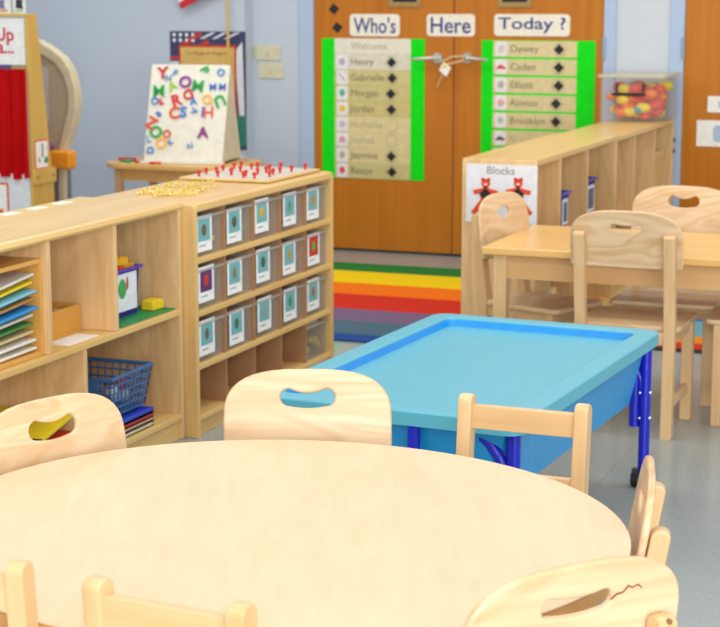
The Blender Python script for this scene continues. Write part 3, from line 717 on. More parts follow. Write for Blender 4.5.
# puzzle rack
ZS = .454
RX0, RX1, RY0, RY1, RZ1 = -3.04, -2.70, 3.87, 4.342, .742
t = thing('puzzle_rack', 'wooden rack full of puzzle boards in the left bay of the open shelf', 'rack', ((RX0+RX1)/2, (RY0+RY1)/2, ZS), None)
RW = wood('rack_wood', '#E5AE5C', '#D49A45', 'y', 22, 1.5, .4, .7)
obj('side_panel', box(B(), RX0, RX1, RY1-.012, RY1, ZS+.0005, RZ1, .003), RW, t); obj('side_panel', box(B(), RX0, RX1, RY0, RY0+.012, ZS+.0005, RZ1, .003), RW, t)
obj('top_board', box(B(), RX0, RX1, RY0+.012, RY1-.012, RZ1-.014, RZ1, .003), RW, t); obj('bottom_board', box(B(), RX0, RX1, RY0+.012, RY1-.012, ZS+.0005, ZS+.014, .003), RW, t)
obj('back_panel', box(B(), RX0, RX0+.006, RY0+.012, RY1-.012, ZS+.014, RZ1-.014), RW, t)
b = B()
zsl = [ZS+.028+.025*k for k in range(10)]
for z in zsl[1:]:
    tube(b, [(RX0+.02, RY1-.012, z-.008), (RX0+.02, RY1-.03, z-.008)], .003, 6)
    tube(b, [(RX1-.04, RY1-.012, z-.008), (RX1-.04, RY1-.03, z-.008)], .003, 6)
obj('wire_support', b, plain('#8C7A5A', .4, .5, .4), t)
BC = [('#E9E2CE', 'cream', '#DDD5BE'), ('#E6E2D4', 'off-white', '#D8D2BC'), ('#D8BE8C', 'tan', '#CFAF78'), ('#4F8F4A', 'green', '#5FA05A'), ('#E4DDC8', 'ivory', '#D6CEB4'), ('#2A8CD0', 'blue', '#3A9CDC'), ('#C08A4E', 'brown', '#B84A30'), ('#7FBFD6', 'light blue', '#8CCB8C'), ('#EBCF1C', 'yellow', '#E8C818'), ('#DAD6CC', 'pale grey', '#CFCABE'), ('#E8DFC6', 'creamy white', '#DED4B8')]
for k, (h, cn, h2) in enumerate(BC[:10]):
    tilt = math.radians(1+.55*k)
    z = ZS+.0195+.0243*k
    ln = .395-.004*k
    off = random.uniform(-.0, .014)+(.012 if k in (5, 7) else 0)
    M = Matrix.Translation((0, RY1-.026, z+.006)) @ Matrix.Rotation(tilt, 4, 'X')
    b = box(B(), RX0+.03, RX1-.02+off, -ln, 0, -.004, .004, .002, 1, M)
    loc = (RX1-.15, RY1-.2, z)
    o = solo('puzzle_board', b, plain(h, .5), '%s puzzle board in the wooden rack, %s' % (cn, ['lowest of the boards', 'second from the bottom', 'third from the bottom', 'fourth from the bottom', 'just below the blue board', 'right above the ivory board', 'between the blue and light blue boards', 'just below the yellow board', 'second from the top', 'topmost of the boards'][k]), 'puzzle', loc, 'puzzle boards in the wooden rack')
# wooden box
ZS += .0005
t = thing('wooden_box', 'shallow orange-toned wooden box in the middle bay of the open shelf', 'box', (-2.93, 4.60, ZS), None)
OW = wood('box_wood', '#E2AA4E', '#D0923A', 'y', 22, 1.5, .4, .7)
bx0, bx1, by0, by1, bz1 = -3.03, -2.80, 4.43, 4.72, ZS+.085
b = B(); box(b, bx0, bx1, by0, by1, ZS, ZS+.008); obj('bottom', b, OW, t)
b = B(); box(b, bx1-.01, bx1, by0, by1, ZS+.008, bz1, .002); box(b, bx0, bx0+.01, by0, by1, ZS+.008, bz1, .002); box(b, bx0+.01, bx1-.01, by0, by0+.01, ZS+.008, bz1, .002); box(b, bx0+.01, bx1-.01, by1-.01, by1, ZS+.008, bz1, .002); obj('wall', b, OW, t)
solo('note_pad', box(B(), bx0+.03, bx1-.03, by0+.03, by1-.03, ZS+.0085, ZS+.07, .002), plain('#D9CBB4', .7), 'stack of pale paper inside the wooden box', 'paper', ((bx0+bx1)/2, (by0+by1)/2, ZS+.008))
q = on_z(76, 343, ZS)
solo('paper_slip', box(B(), -2.78, -2.70, 4.48, 4.66, ZS, ZS+.0012), PAPER, 'white paper slip lying on the open shelf in front of the wooden box', 'paper', (-2.74, 4.57, ZS), smooth=False)
# toy bucket and baseplate
ZB = ZS
GP = plain('#0E8A4A', .45)
b = box(B(), -2.99, -2.695, 4.80, 5.165, ZB, ZB+.004)
t = thing('building_plate', 'green studded building plate under the purple tub on the open shelf', 'toy', (-2.9, 5.01, ZB), None)
obj('plate', b, GP, t)
b = B()
for i in range(11):
    for j in range(14):
        x_, y_ = -2.977+.026*i, 4.813+.026*j
        tube(b, [(x_, y_, ZB+.004), (x_, y_, ZB+.0058)], .006, 8)
obj('studs', b, GP, t)
ZB2 = ZB+.0062
bp_ = on_x(130, 300, -2.86)
t = thing('toy_tub', 'purple tub with white picture label and bricks on top of the green plate', 'tub', (-2.83, 4.965, ZB2), None)
PU = plain('#5038B8', .4)
tx0, tx1, ty0, ty1 = -2.90, -2.765, 4.885, 5.045; tz = ZB2+.158
b = B(); P0 = [(tx0+.006, ty0+.006), (tx1-.006, ty0+.006), (tx1-.006, ty1-.008), (tx0+.006, ty1-.008)]; P1 = [(tx0, ty0), (tx1, ty0), (tx1, ty1), (tx0, ty1)]
v0 = [b.verts.new((p[0], p[1], ZB2)) for p in P0]; v1 = [b.verts.new((p[0], p[1], tz)) for p in P1]
b.faces.new(v0[::-1])
for i in range(4): b.faces.new((v0[i], v0[(i+1) % 4], v1[(i+1) % 4], v1[i]))
bmesh.ops.solidify(b, geom=b.faces[:], thickness=.003); bmesh.ops.recalc_face_normals(b, faces=b.faces)
tb = obj('tub_body', b, PU, t)
b = B(); w_ = .008
box(b, tx1-.002, tx1+w_, ty0-w_, ty1+w_+.006, tz-.008, tz+.002, .002); box(b, tx0-w_, tx0+.002, ty0-w_+.006, ty1+w_, tz-.008, tz+.002, .002); box(b, tx0, tx1, ty0-w_+.004, ty0+.002, tz-.008, tz+.002, .002); box(b, tx0, tx1, ty1-.002, ty1+w_+.006, tz-.008, tz+.002, .002)
obj('rim', b, PU, t)
lb = obj('label', box(B(), tx1-.001, tx1+.0012, ty0+.004, ty1-.02, ZB2+.02, tz-.014), plain('#E4EAF0', .5), t, smooth=False)
b = B(); ball(b, (tx1+.0015, ty0+.042, ZB2+.095), .028, (.05, 1, 1.2)); obj('label_picture', b, plain('#3FA85A', .5), lb)
b = B(); ball(b, (tx1+.0017, ty0+.076, ZB2+.11), .012, (.08, .6, 2)); obj('label_red_mark', b, plain('#CC3A3A', .5), lb)
def brick(x, y, z, h, lab, rot, w=.06, d=.03, hh=.024, grp='building bricks on the open shelf'):
    t = thing('toy_brick', lab, 'brick', (x, y, z), rot, grp)
    obj('block', box(B(), -w/2, w/2, -d/2, d/2, 0, hh, .0015, 1), plain(h, .35), t)
    b = B()
    for i in range(max(1, int(w/.015))):
        for j in range(max(1, int(d/.015))): tube(b, [(-w/2+.0075+.015*i, -d/2+.0075+.015*j, hh), (-w/2+.0075+.015*i, -d/2+.0075+.015*j, hh+.004)], .005, 8)
    obj('studs', b, plain(h, .35), t)
brick(-2.80, 4.935, tz-.020, '#E8301E', 'red brick at the back of the heap in the purple tub', .3)
brick(-2.81, 4.985, tz+.006, '#F2B81E', 'yellow brick on top of the purple tub', 1.4, .07)
brick(-2.85, 4.955, tz+.012, '#E03020', 'red brick topmost in the purple tub', .9)
brick(-2.80, 5.02, tz-.018, '#E8A020', 'orange brick at the rim of the purple tub', 1.5)
brick(-2.755, 5.118, ZB2, '#F0CE28', 'yellow brick lying on the green plate beside the purple tub', 1.5, .07, .045, .03)
# basket and trays in the lower bay
ZL = .0905
tc_ = (-2.82, 4.845)
for k, (h, cn, lab) in enumerate((('#E6D9B8', 'cream', 'cream tray, lowest of the stack under the blue basket'), ('#2E2C30', 'black', 'thin black tray in the stack under the blue basket'), ('#D8B48C', 'tan', 'tan tray in the stack under the blue basket'), ('#B82E34', 'red', 'red tray just below the blue tray under the basket'), ('#2E48C4', 'blue', 'blue tray, topmost of the stack under the basket'))):
    hh = (.012, .006, .009, .014, .02)[k]; z0 = ZL+(.0, .0125, .019, .0285, .043)[k]
    b = B(); x0, x1, y0, y1 = tc_[0]-.15, tc_[0]+.125, tc_[1]-.18+.01*k, tc_[1]+.15
    box(b, x0, x1, y0, y1, z0, z0+hh*.5, .001, 1)
    for (a, c, d, e) in ((x0, x1, y0, y0+.006), (x0, x1, y1-.006, y1), (x0, x0+.006, y0, y1), (x1-.006, x1, y0, y1)): box(b, a, c, d, e, z0, z0+hh, .001, 1)
    solo('stacking_tray', b, plain(h, .4), lab, 'tray', (tc_[0], tc_[1], z0), 'trays stacked under the blue basket')
zb = ZL+.067
t = thing('lattice_basket', 'dusty blue plastic lattice basket on the stacked trays, lower bay of the open shelf', 'basket', (tc_[0]-.02, tc_[1]+.055, zb), 0.0)
BL = plain('#3F6C9E', .45)
bw0, bd0, bw1, bd1, bh = .20, .23, .235, .28, .13
def lat(side):
    """open grid wall between the bottom and top edges"""
    b = B(); n = 10 if side in (0, 2) else 8
    def pt(s, z):
        f = z/bh; hx = (bw0+(bw1-bw0)*f)/2; hy = (bd0+(bd1-bd0)*f)/2
        return {0: Vector((hx, -hy+2*hy*s, z)), 2: Vector((-hx, -hy+2*hy*s, z)), 1: Vector((-hx+2*hx*s, -hy, z)), 3: Vector((-hx+2*hx*s, hy, z))}[side]
    for i in range(n+1): tube(b, [pt(i/n, .0), pt(i/n, bh)], .0034, 6)
    for k in range(6): z = bh*k/5; tube(b, [pt(0, z), pt(1, z)], .0034, 6)
    return b
for s_ in range(4): obj('lattice_wall', lat(s_), BL, t)
obj('bottom', box(B(), -bw0/2, bw0/2, -bd0/2, bd0/2, -.003, .003), BL, t)
b = B(); tube(b, [(bw1/2, -bd1/2, bh), (bw1/2, bd1/2, bh), (-bw1/2, bd1/2, bh), (-bw1/2, -bd1/2, bh), (bw1/2, -bd1/2, bh)], .007, 8); obj('rim', b, BL, t)
b = B()
prism(b, [(-bw0/2+.01, .01), (bw0/2-.03, .01), (bw1/2-.04, bh), (-bw1/2+.01, bh)], -bd1/2-.003, -bd1/2+.003, 'xz'); obj('solid_panel', b, BL, t)
bx_, by_ = tc_[0]-.02, tc_[1]+.055
for (nm, h, p, s_, lab) in (('toy_ball', '#C8302E', (.05, .06, .085), .026, 'red toy ball in the blue lattice basket'), ('toy_ball', '#E4E6E4', (.045, .015, .06), .027, 'white toy ball in the blue lattice basket'), ('toy_ball', '#2E7A52', (.045, -.05, .045), .028, 'green toy ball at the bottom of the blue lattice basket'), ('toy_ball', '#D8D8D4', (.05, .07, .042), .026, 'pale grey toy ball at the bottom corner of the blue lattice basket')):
    solo(nm, ball(B(), (bx_+p[0]-.01, by_+p[1], zb+p[2]-.01), s_, seg=14), plain(h, .4), lab, 'ball', (bx_+p[0]-.01, by_+p[1], zb+p[2]-s_), 'toys in the blue lattice basket')
# books in the lower left bay
t = thing('game_box', 'red game box with cream square label in the lower bay of the open shelf', 'box', (-2.85, 4.40, ZL), None)
obj('box_body', box(B(), -3.0, -2.71, 4.28, 4.53, ZL, ZL+.085, .002), plain('#D8391E', .5), t)
obj('cream_label', box(B(), -2.7099, -2.7085, 4.42, 4.49, ZL+.01, ZL+.08), PAPER, t, smooth=False)
Mb = Matrix.Translation((-2.84, 4.41, ZL+.121)) @ Matrix.Rotation(math.radians(12), 4, 'X') 
t = thing('picture_book', 'yellow picture book tilted on top of the red game box', 'book', (-2.85, 4.41, ZL+.086), None)
obj('cover', box(B(), -.13, .13, -.11, .11, -.006, .006, .002, 2, Mb), plain('#E8CE20', .5), t)
obj('dark_mark', box(B(), .09, .132, -.10, -.085, -.004, .0066, 0, 2, Mb), plain('#3A3630', .5), t, smooth=False)
solo('paper_stack', box(B(), -3.03, -2.75, 3.87, 4.20, ZL, ZL+.05, .004), plain('#D6CFC4', .7), 'stack of grey-white paper at the lower left of the open shelf', 'paper', (-2.89, 4.03, ZL))
solo('yellow_folder', box(B(), -3.01, -2.74, 3.89, 4.17, ZL+.0505, ZL+.058, .002), plain('#E6D23A', .6), 'yellow folder on the paper stack at the lower left of the open shelf', 'folder', (-2.88, 4.03, ZL+.05))

# ================================================================ BLOCK SHELVES (right)
def block_shelf(y0, y1, lab, divs, sign):
    X0, X1, Z = (-2.208, -1.89, .845) if sign else (-2.208, -1.893, .838)
    t = thing('block_shelf', lab, 'shelf unit', ((X0+X1)/2, (y0+y1)/2, 0), None, 'maple shelf units running back to the door wall')
    for k, (a, c) in enumerate(((y0, y0+.022), (y1-.022, y1))):
        obj('side_panel', prism(B(), [(X0, 0), (X1, 0), (X1, Z-.015), (X1-.012, Z), (X0+.012, Z), (X0, Z-.015)], a, c, 'xz', .004), PN, t)
    sp = t.children[0]
    obj('top_board', box(B(), X0, X1, y0+.001, y1-.001, Z-.024, Z+.002, .006), W_('edge', 'y'), t)
    obj('back_panel', box(B(), X0+.002, X0+.012, y0+.02, y1-.02, .04, Z-.02), PN, t)
    for z in (.43, .065): obj('shelf', box(B(), X0+.012, X1-.002, y0+.02, y1-.02, z-.02, z, .004), W_('edge', 'y'), t)
    obj('plinth', box(B(), X1-.03, X1-.012, y0+.02, y1-.02, 0, .045), W_('edge', 'y'), t)
    for d in divs: obj('divider', box(B(), X0+.012, X1-.004, d-.01, d+.01, .43, Z-.02, .002), PN, t)
    obj('divider', box(B(), X0+.012, X1-.004, (y0+y1)/2-.01, (y0+y1)/2+.01, .065, .41, .002), PN, t)
    return t
s1 = block_shelf(6.78, 8.19, 'near maple shelf unit with the Blocks sign on its end', (7.17, 7.64), 1)
s2 = block_shelf(8.192, 9.575, 'far maple shelf unit against the door wall, clear bin on top', (8.62, 9.1), 0)
a, c = on_y(466.3, 163.5, 6.775), on_y(536.3, 225, 6.775)
t = thing('blocks_sign', 'white Blocks sign with two orange bear figures on the shelf end', 'sign', ((a.x+c.x)/2, 6.777, c.z), None)
ob = obj('sheet', box(B(), a.x, c.x, 6.776, 6.7795, c.z, a.z), plain('#E4E4E6', .5), t, smooth=False)
q = on_y(500.5, 171, 6.774)
obj('lettering', text_bm('Blocks', .046, FRONT(q.x, 6.775, q.z), .0004), plain('#8A8678', .7), t, smooth=False)
ORG_ = plain('#E0481E', .6)
for (u, fl) in ((485.5, -1), (518, 1)):
    p = on_y(u, 196, 6.774)
    b = B()
    def disc(cx, cz, r, sx=1, sz=1): prism(b, [(cx+r*sx*math.cos(k*PI/10), cz+r*sz*math.sin(k*PI/10)) for k in range(20)], 6.7735, 6.7752)
    disc(p.x, p.z+.052, .019); disc(p.x-.013, p.z+.068, .007); disc(p.x+.013, p.z+.068, .007); disc(p.x, p.z+.005, .024, 1, 1.4)
    for s_ in (-1, 1):
        tube(b, [(p.x+s_*.01, 6.7743, p.z+.022), (p.x+s_*.052, 6.7743, p.z+.014)], [.011, .009], 8)
        tube(b, [(p.x+s_*.01, 6.7743, p.z-.02), (p.x+s_*.022+fl*.02, 6.7743, p.z-.06), (p.x+s_*.026+fl*.03, 6.7743, p.z-.072)], [.012, .011, .009], 8)
    for v in b.verts: v.co.y = 6.7743+(v.co.y-6.7743)*.12
    f = obj('bear_figure', b, ORG_, t, smooth=False)
    obj('diamond_marker', plate([[(0, -.026), (.026, 0), (0, .026), (-.026, 0)]], .003, 0, FRONT(p.x, 6.771, p.z+.008)), BLACK, f, smooth=False)
    obj('face', plate([rrect(0, 0, .014, .006, .0025)], .001, 0, FRONT(p.x, 6.7722, p.z+.048)), PAPER, f, smooth=False)
# latch marks on the far end
q = on_x(676, 145, -1.886)
obj('latch', (lambda b: (tube(b, [(-1.8935, 9.564, q.z+.03), (-1.885, 9.564, q.z+.03)], .012, 10), tube(b, [(-1.8935, 9.564, q.z-.03), (-1.885, 9.564, q.z-.03)], .012, 10), b)[-1])(B()), plain('#5A5446', .4), s2)
# purple bins etc
def cbin(name, y, w, h, colr, lab, x1=-1.93, picture=True, z=.4305):
    t = thing(name, lab, 'bin', (x1-.1, y, z), 0.0, 'bins on the near block shelf')
    P0 = [(-.1, -w/2+.006), (.094, -w/2+.006), (.094, w/2-.006), (-.1, w/2-.006)]; P1 = [(-.1, -w/2), (.1, -w/2), (.1, w/2), (-.1, w/2)]
    b = B(); v0 = [b.verts.new((p[0], p[1], 0)) for p in P0]; v1 = [b.verts.new((p[0], p[1], h)) for p in P1]; b.faces.new(v0[::-1])
    for i in range(4): b.faces.new((v0[i], v0[(i+1) % 4], v1[(i+1) % 4], v1[i]))
    bmesh.ops.solidify(b, geom=b.faces[:], thickness=.003); bmesh.ops.recalc_face_normals(b, faces=b.faces)
    obj('bin_body', b, plain(colr, .4), t)
    b = B(); box(b, .098, .11, -w/2-.012, w/2+.012, h-.012, h, .003); box(b, -.108, .098, -w/2-.012, -w/2+.002, h-.012, h, .003); box(b, -.108, .098, w/2-.002, w/2+.012, h-.012, h, .003); obj('rim', b, plain(colr, .4), t)
    l_ = obj('label', box(B(), .0985, .1015, -w/2+.02, w/2-.02, .03, h-.03), plain('#DCE0E6', .5), t, smooth=False)
    b = B(); box(b, .1016, .1022, -w/2+.03, w/2-.03, .04, h*.4); obj('label_picture', b, plain('#D0664A', .5), l_, smooth=False)
    b = B(); box(b, .1016, .1022, -w/2+.035, w/2-.035, h*.45, h-.045); obj('label_figure', b, plain('#5A6470', .5), l_, smooth=False)
    return t
cbin('toy_bin', 7.31, .13, .235, '#4A50B4', 'narrow blue-violet bin with picture label, nearest on the block shelf', -1.91)
cbin('toy_bin', 7.765, .17, .25, '#4A4EB0', 'blue-violet bin heaped with green toys on the block shelf, behind the nearest bin', -1.91)
b = B()
for i in range(14):
    s_ = .022
    x_, y_, z_ = -2.01+random.uniform(-.06, .06), 7.765+random.uniform(-.045, .045), .43+.235+random.uniform(0, .04); box(b, x_-s_, x_+s_, y_-s_, y_+s_, z_-.015, z_+.015, .004, 1)
solo('green_toy_pieces', b, plain('#3E7A4A', .6), 'green toy pieces heaped in the blue-violet bin', 'toys', (-2.02, 7.745, .64), kind='stuff')
# unit blocks stacked in the far unit's last bay
for k in range(7):
    z = .4305+.0355*k; l_ = .3-.02*(k % 3)
    solo('wooden_block', box(B(), -2.12, -1.93, 9.33-l_/2, 9.33+l_/2, z, z+.035, .003), wood('unit_block', '#E8C892', '#D8B070', 'y', 24, 1.5, .5, .7), 'pale wooden block in the last bay of the far shelf unit, %s' % ['lowest of the stack', 'second from the bottom', 'third from the bottom', 'middle of the stack', 'third from the top', 'second from the top', 'topmost of the stack'][k], 'block', (-2.02, 9.33, z), 'wooden blocks stacked in the far shelf unit')
# things on the bottom shelf seen below the small table
ZQ = .0655
wb = wood('unit_block', '#E8C892', '#D8B070', 'y', 24, 1.5, .5, .7)
for (y, d, h, lab) in ((6.9, .12, .22, 'upright wooden block nearest the shelf end on the bottom shelf'), (7.06, .1, .15, 'shorter upright wooden block on the bottom shelf of the near unit'), (7.22, .14, .19, 'wide upright wooden block on the bottom shelf of the near unit'), (7.6, .16, .12, 'low wooden block past the divider on the bottom shelf')):
    solo('wooden_block', box(B(), -2.1, -1.93, y-d/2+.02, y+d/2-.02, ZQ, ZQ+h, .003), wb, lab, 'block', (-2.0, y, ZQ), 'wooden blocks on the bottom shelf')
for (u, h, lab) in ((539, '#E2B82A', 'small yellow ball on the bottom shelf of the near unit'), (559, '#B8322E', 'small dark red ball on the bottom shelf of the near unit')):
    q = on_x(u, 295, -1.91); solo('toy_ball', ball(B(), (-1.915, q.y, ZQ+.026), .026), plain(h, .4), lab, 'ball', (-1.915, q.y, ZQ), 'small balls on the bottom shelf')
q = on_x(595, 290, -1.8)
t = thing('floor_toy', 'red blue and green toy standing on the floor by the block shelf', 'toy', (-1.80, q.y, 0), None)
b = tube(B(), [(-1.81, q.y, .12), (-1.785, q.y, .12)], .065, 20); obj('red_disc', b, plain('#CC2A2E', .4), t)
b = tube(B(), [(-1.784, q.y, .125), (-1.778, q.y, .125)], .035, 16); obj('blue_hub', b, plain('#4A4AB0', .4), t)
b = box(B(), -1.83, -1.765, q.y-.07, q.y+.09, 0.0, .052, .01); obj('green_base', b, plain('#1F9A3C', .4), t)
# clear bin on top
Zt = .8405; bx0, bx1, by0, by1 = -2.235, -1.905, 9.16, 9.56
a = on_y(607, 117, 9.16); c = on_y(670, 117, 9.16); bx0, bx1 = -2.215, -1.875
t = thing('storage_bin', 'clear lidded bin of bright toys with black handle on the far shelf unit', 'bin', ((bx0+bx1)/2, (by0+by1)/2, Zt), None)
CB = clear('clear_bin', '#E2DCC6', .08); hb = .235
b = B(); box(b, bx0, bx1, by0, by1, Zt, Zt+.004); box(b, bx0, bx1, by0, by0+.004, Zt+.004, Zt+hb); box(b, bx0, bx1, by1-.004, by1, Zt+.004, Zt+hb); box(b, bx0, bx0+.004, by0+.004, by1-.004, Zt+.004, Zt+hb); box(b, bx1-.004, bx1, by0+.004, by1-.004, Zt+.004, Zt+hb); obj('bin_body', b, CB, t)
obj('lid', box(B(), bx0-.012, bx1+.012, by0-.012, by1+.012, Zt+hb, Zt+hb+.018, .005), clear('lid_plastic', '#DAD3AE', .6), t)
ha, hc = on_y(617, 94, by0), on_y(644, 84, by0)
obj('handle', (lambda b: (tube(b, [(ha.x, by0-.002, hc.z), (ha.x, by0-.018, ha.z), (hc.x, by0-.018, ha.z), (hc.x, by0-.002, hc.z)], .009, 8), box(b, ha.x-.025, hc.x+.012, by0-.022, by0-.006, ha.z-.008, ha.z+.006, .002), b)[-1])(B()), BLACK, t)
cols_ = [('#E8342E', 'red'), ('#F2E02A', 'yellow'), ('#F26A2A', 'orange'), ('#3FA84A', 'green'), ('#E83A4A', 'pink-red'), ('#F0D020', 'golden'), ('#F2702A', 'bright orange'), ('#5A9AC0', 'blue')]
b = B(); mats = [plain(h, .5) for h, _ in cols_]
for i in range(120):
    r_ = random.uniform(.026, .04)
    n0 = len(b.faces)
    k = random.choice((0, 0, 4, 1, 1, 5, 2, 6, 3, 7)) if i % 3 else (0, 4, 2)[i % 9//3]
    ball(b, (random.uniform(bx0+.05, bx1-.05), random.uniform(by0+.045, by1-.05), Zt+.006+r_*.8+random.random()*.15), r_, (1.15, 1, .75), 8)
    b.faces.ensure_lookup_table()
    for f in b.faces[n0:]: f.material_index = k
o = solo('toy_food_pieces', b, mats[0], 'red, yellow, orange and green toy pieces filling the clear lidded bin', 'toys', ((bx0+bx1)/2, (by0+by1)/2, Zt+.01), kind='stuff')
for m in mats[1:]: o.data.materials.append(m)

# ================================================================ SMALL RECTANGULAR TABLE (right)
TX0, TX1, TY0, TY1, TZ = -1.835, -.62, 5.865, 6.53, .62
t = thing('activity_table', 'rectangular maple table with apron among chairs at the right', 'table', ((TX0+TX1)/2, (TY0+TY1)/2, 0), None)
obj('tabletop', box(B(), TX0, TX1, TY0, TY1, TZ-.028, TZ, .006, 3), W_('ktable', 'x'), t)
b = B(); box(b, TX0+.06, TX1-.06, TY0+.04, TY0+.06, TZ-.115, TZ-.028); box(b, TX0+.06, TX1-.06, TY1-.06, TY1-.04, TZ-.115, TZ-.028); box(b, TX0+.045, TX0+.065, TY0+.06, TY1-.06, TZ-.115, TZ-.028); box(b, TX1-.065, TX1-.045, TY0+.06, TY1-.06, TZ-.115, TZ-.028)
obj('apron', b, wood('apron_wood', '#DDB07A', '#CB9C62', 'x', 24, 1.4, .4, .7), t)
for x in (TX0+.035, TX1-.085):
    for y in (TY0+.03, TY1-.08): obj('leg', box(B(), x, x+.05, y, y+.05, 0, TZ-.028, .005), W_('post', 'z'), t)

# ================================================================ CHAIRS
def bean(w, h, dip):
    """hand hole: round ends, upper edge dipping in the middle"""
    r = h*.46; P = []
    for k in range(13):                      # lower edge, left to right
        u = -1+2*k/12; P.append((u*(w/2-r), -h/2+.004*u*u))
    for k in range(1, 8):                    # right end
        a = -PI/2+PI*k/8; P.append((w/2-r+r*math.cos(a), .002+r*math.sin(a)))
    for k in range(13):                      # upper edge, right to left
        u = 1-2*k/12; P.append((u*(w/2-r), h/2-dip*(1-u*u)))
    for k in range(1, 8):
        a = PI/2+PI*k/8; P.append((-w/2+r+r*math.cos(a), .002+r*math.sin(a)))
    return P
def common(root, W, D, hs, H, lean, pw, pd, seatwood='chair'):
    """rear posts, front legs, rails and seat; sitter faces +Y"""
    for s in (-1, 1):
        x = s*(W/2-pw/2); yb = -D/2
        prof = [(yb-.008, 0), (yb+pd-.008, 0), (yb+pd, hs)]+[(yb-lean+pd/2+pd/2*math.cos(q_*PI/8), H-pd*.42+pd*.42*math.sin(q_*PI/8)) for q_ in range(9)]+[(yb, hs)]
        b = prism(B(), prof, x-pw/2, x+pw/2, 'yz', .006)
        obj('rear_post', b, W_('post', 'z'), root)
        b = box(B(), x-pw/2, x+pw/2, D/2-.055, D/2-.02, 0, hs-.018, .004); obj('front_leg', b, W_('post', 'z'), root)
        b = box(B(), x-.009, x+.009, -D/2+pd-.01, D/2-.05, .10, .135, .003); obj('side_stretcher', b, W_('post', 'y'), root)
    xi = W/2-pw
    b = B(); box(b, -xi, xi, D/2-.045, D/2-.028, hs-.06, hs-.018, .002); box(b, -xi, xi, -D/2+.008, -D/2+.026, hs-.06, hs-.018, .002)
    for s in (-1, 1): box(b, s*(W/2-pw/2)-.008, s*(W/2-pw/2)+.008, -D/2+pd-.005, D/2-.05, hs-.06, hs-.018, .002)
    obj('seat_rail', b, W_('post', 'x'), root)
    b = prism(B(), rrect(0, pd/2+.004, W+.02, D-pd+.012, .025), hs-.018, hs, 'xy', .005); obj('seat', b, W_(seatwood, 'x'), root)
def solid_chair(label, H, hs, W, D=.30, lean=.045, hole=(.115, .042, .013), PH=.205, group=None, inset=.022, drop=.075):
    global PANEL_M
    root = thing('solid_back_chair', label, 'chair', (0, 0, 0), 0.0, group)
    pw, pd = (.04 if H > .75 else .034), .036; Hp = H-drop
    common(root, W-inset, D, hs, Hp, lean, pw, pd)
    n = 22; o = [(-W/2, 0.0), (W/2, 0.0)]; o = [(-W/2+.012, 0), (W/2-.012, 0), (W/2-.003, .004), (W/2, .014)]
    sh = PH*.45
    for k in range(n+1):
        a = PI*k/n; ex = 2/2.9
        cx_ = math.copysign(abs(math.cos(a))**ex, math.cos(a)); sx_ = abs(math.sin(a))**ex
        o.append((W/2*cx_, sh+(PH-sh)*sx_))
    o += [(-W/2, .014), (-W/2+.003, .004)]
    hl = [(p[0], p[1]+PH*.69) for p in bean(*hole)]
    ang = math.atan2(lean, Hp-hs)
    zb = H-PH; yb = -D/2+pd-lean*(zb-hs)/(Hp-hs)
    M = Matrix.Translation((0, yb+.008, zb)) @ Matrix.Rotation(ang, 4, 'X') @ Matrix.Rotation(PI/2, 4, 'X')
    PANEL_M = M
    bp = obj('backrest', plate([o, hl], .014, .005, M), W_('chair', 'x'), root)
    for s in (-1, 1):
        for z in (zb+.045, zb+.1):
            y = -D/2-lean*(z-hs)/(Hp-hs)
            obj('screw_plug', tube(B(), [(s*(W/2-inset/2-pw/2), y-.0012, z), (s*(W/2-inset/2-pw/2), y+.003, z)], .0045, 10), plain('#8A6238', .5), root)
    root['_yb'] = -D/2-lean; return root
def ladder_chair(label, H, hs, W, D=.28, lean=.03, group=None):
    root = thing('ladder_back_chair', label, 'chair', (0, 0, 0), 0.0, group)
    pw, pd = .032, .04
    common(root, W, D, hs, H, lean, pw, pd)
    xi = W/2-pw+.004
    for (z0, z1) in ((H-.075, H-.022), (H-.205, H-.162)):
        y0 = -D/2+.006-lean*((z0+z1)/2-hs)/(H-hs)
        obj('back_rail', box(B(), -xi, xi, y0, y0+.02, z0, z1, .004), W_('post', 'x'), root)
    root['_yb'] = -D/2-lean; return root
def put(ch, P, face):
    """P: room point of the back's top middle; face: direction the sitter looks (room frame)"""
    rz = math.atan2(-face.x, face.y)
    off = Matrix.Rotation(rz, 3, 'Z') @ Vector((0, ch['_yb'], 0))
    ch.location = (P.x-off.x, P.y-off.y, 0); ch.rotation_euler = (0, 0, rz)
def cdir(x, y): return c2r(x, y).normalized()
# around the round table (camera-frame positions turned into room positions)
RTC = c2r(-.153, 2.916)
c1 = solid_chair('solid-back chair facing the camera in front of the blue sand table', .705, .33, .363, hole=(.118, .042, .010)); put(c1, c2r(-.113, 3.70), cdir(.0, -1))
c2_ = solid_chair('solid-back chair at the round table in front of the lattice basket', .70, .33, .357, hole=(.118, .044, .009)); put(c2_, c2r(-.652, 3.44), cdir(.72, -.69))
c3 = ladder_chair('ladder-back chair at the round table beside the near corner of the blue table', .648, .33, .29); put(c3, c2r(.359, 3.64), cdir(-.38, -.925))
c4 = solid_chair('solid-back chair seen edge-on at the right end of the round table', .672, .33, .34); put(c4, c2r(.552, 3.0), cdir(-.99, .14))
c5 = solid_chair('solid-back chair with cracked hand hole at the lower right of the photo', .712, .33, .375, hole=(.12, .034, .006), inset=.06, drop=.098); M5 = PANEL_M; put(c5, c2r(.322, 2.31), cdir(-.48, .88))
c6 = ladder_chair('ladder-back chair at the near edge of the round table, both its posts in the frame', .70, .33, .262, D=.25); put(c6, c2r(-.270, 2.235), cdir(.45, .89))
c7 = ladder_chair('ladder-back chair at the round table cut off by the lower left frame edge', .70, .33, .262, D=.25); put(c7, c2r(-.602, 2.39), cdir(.30, .95))
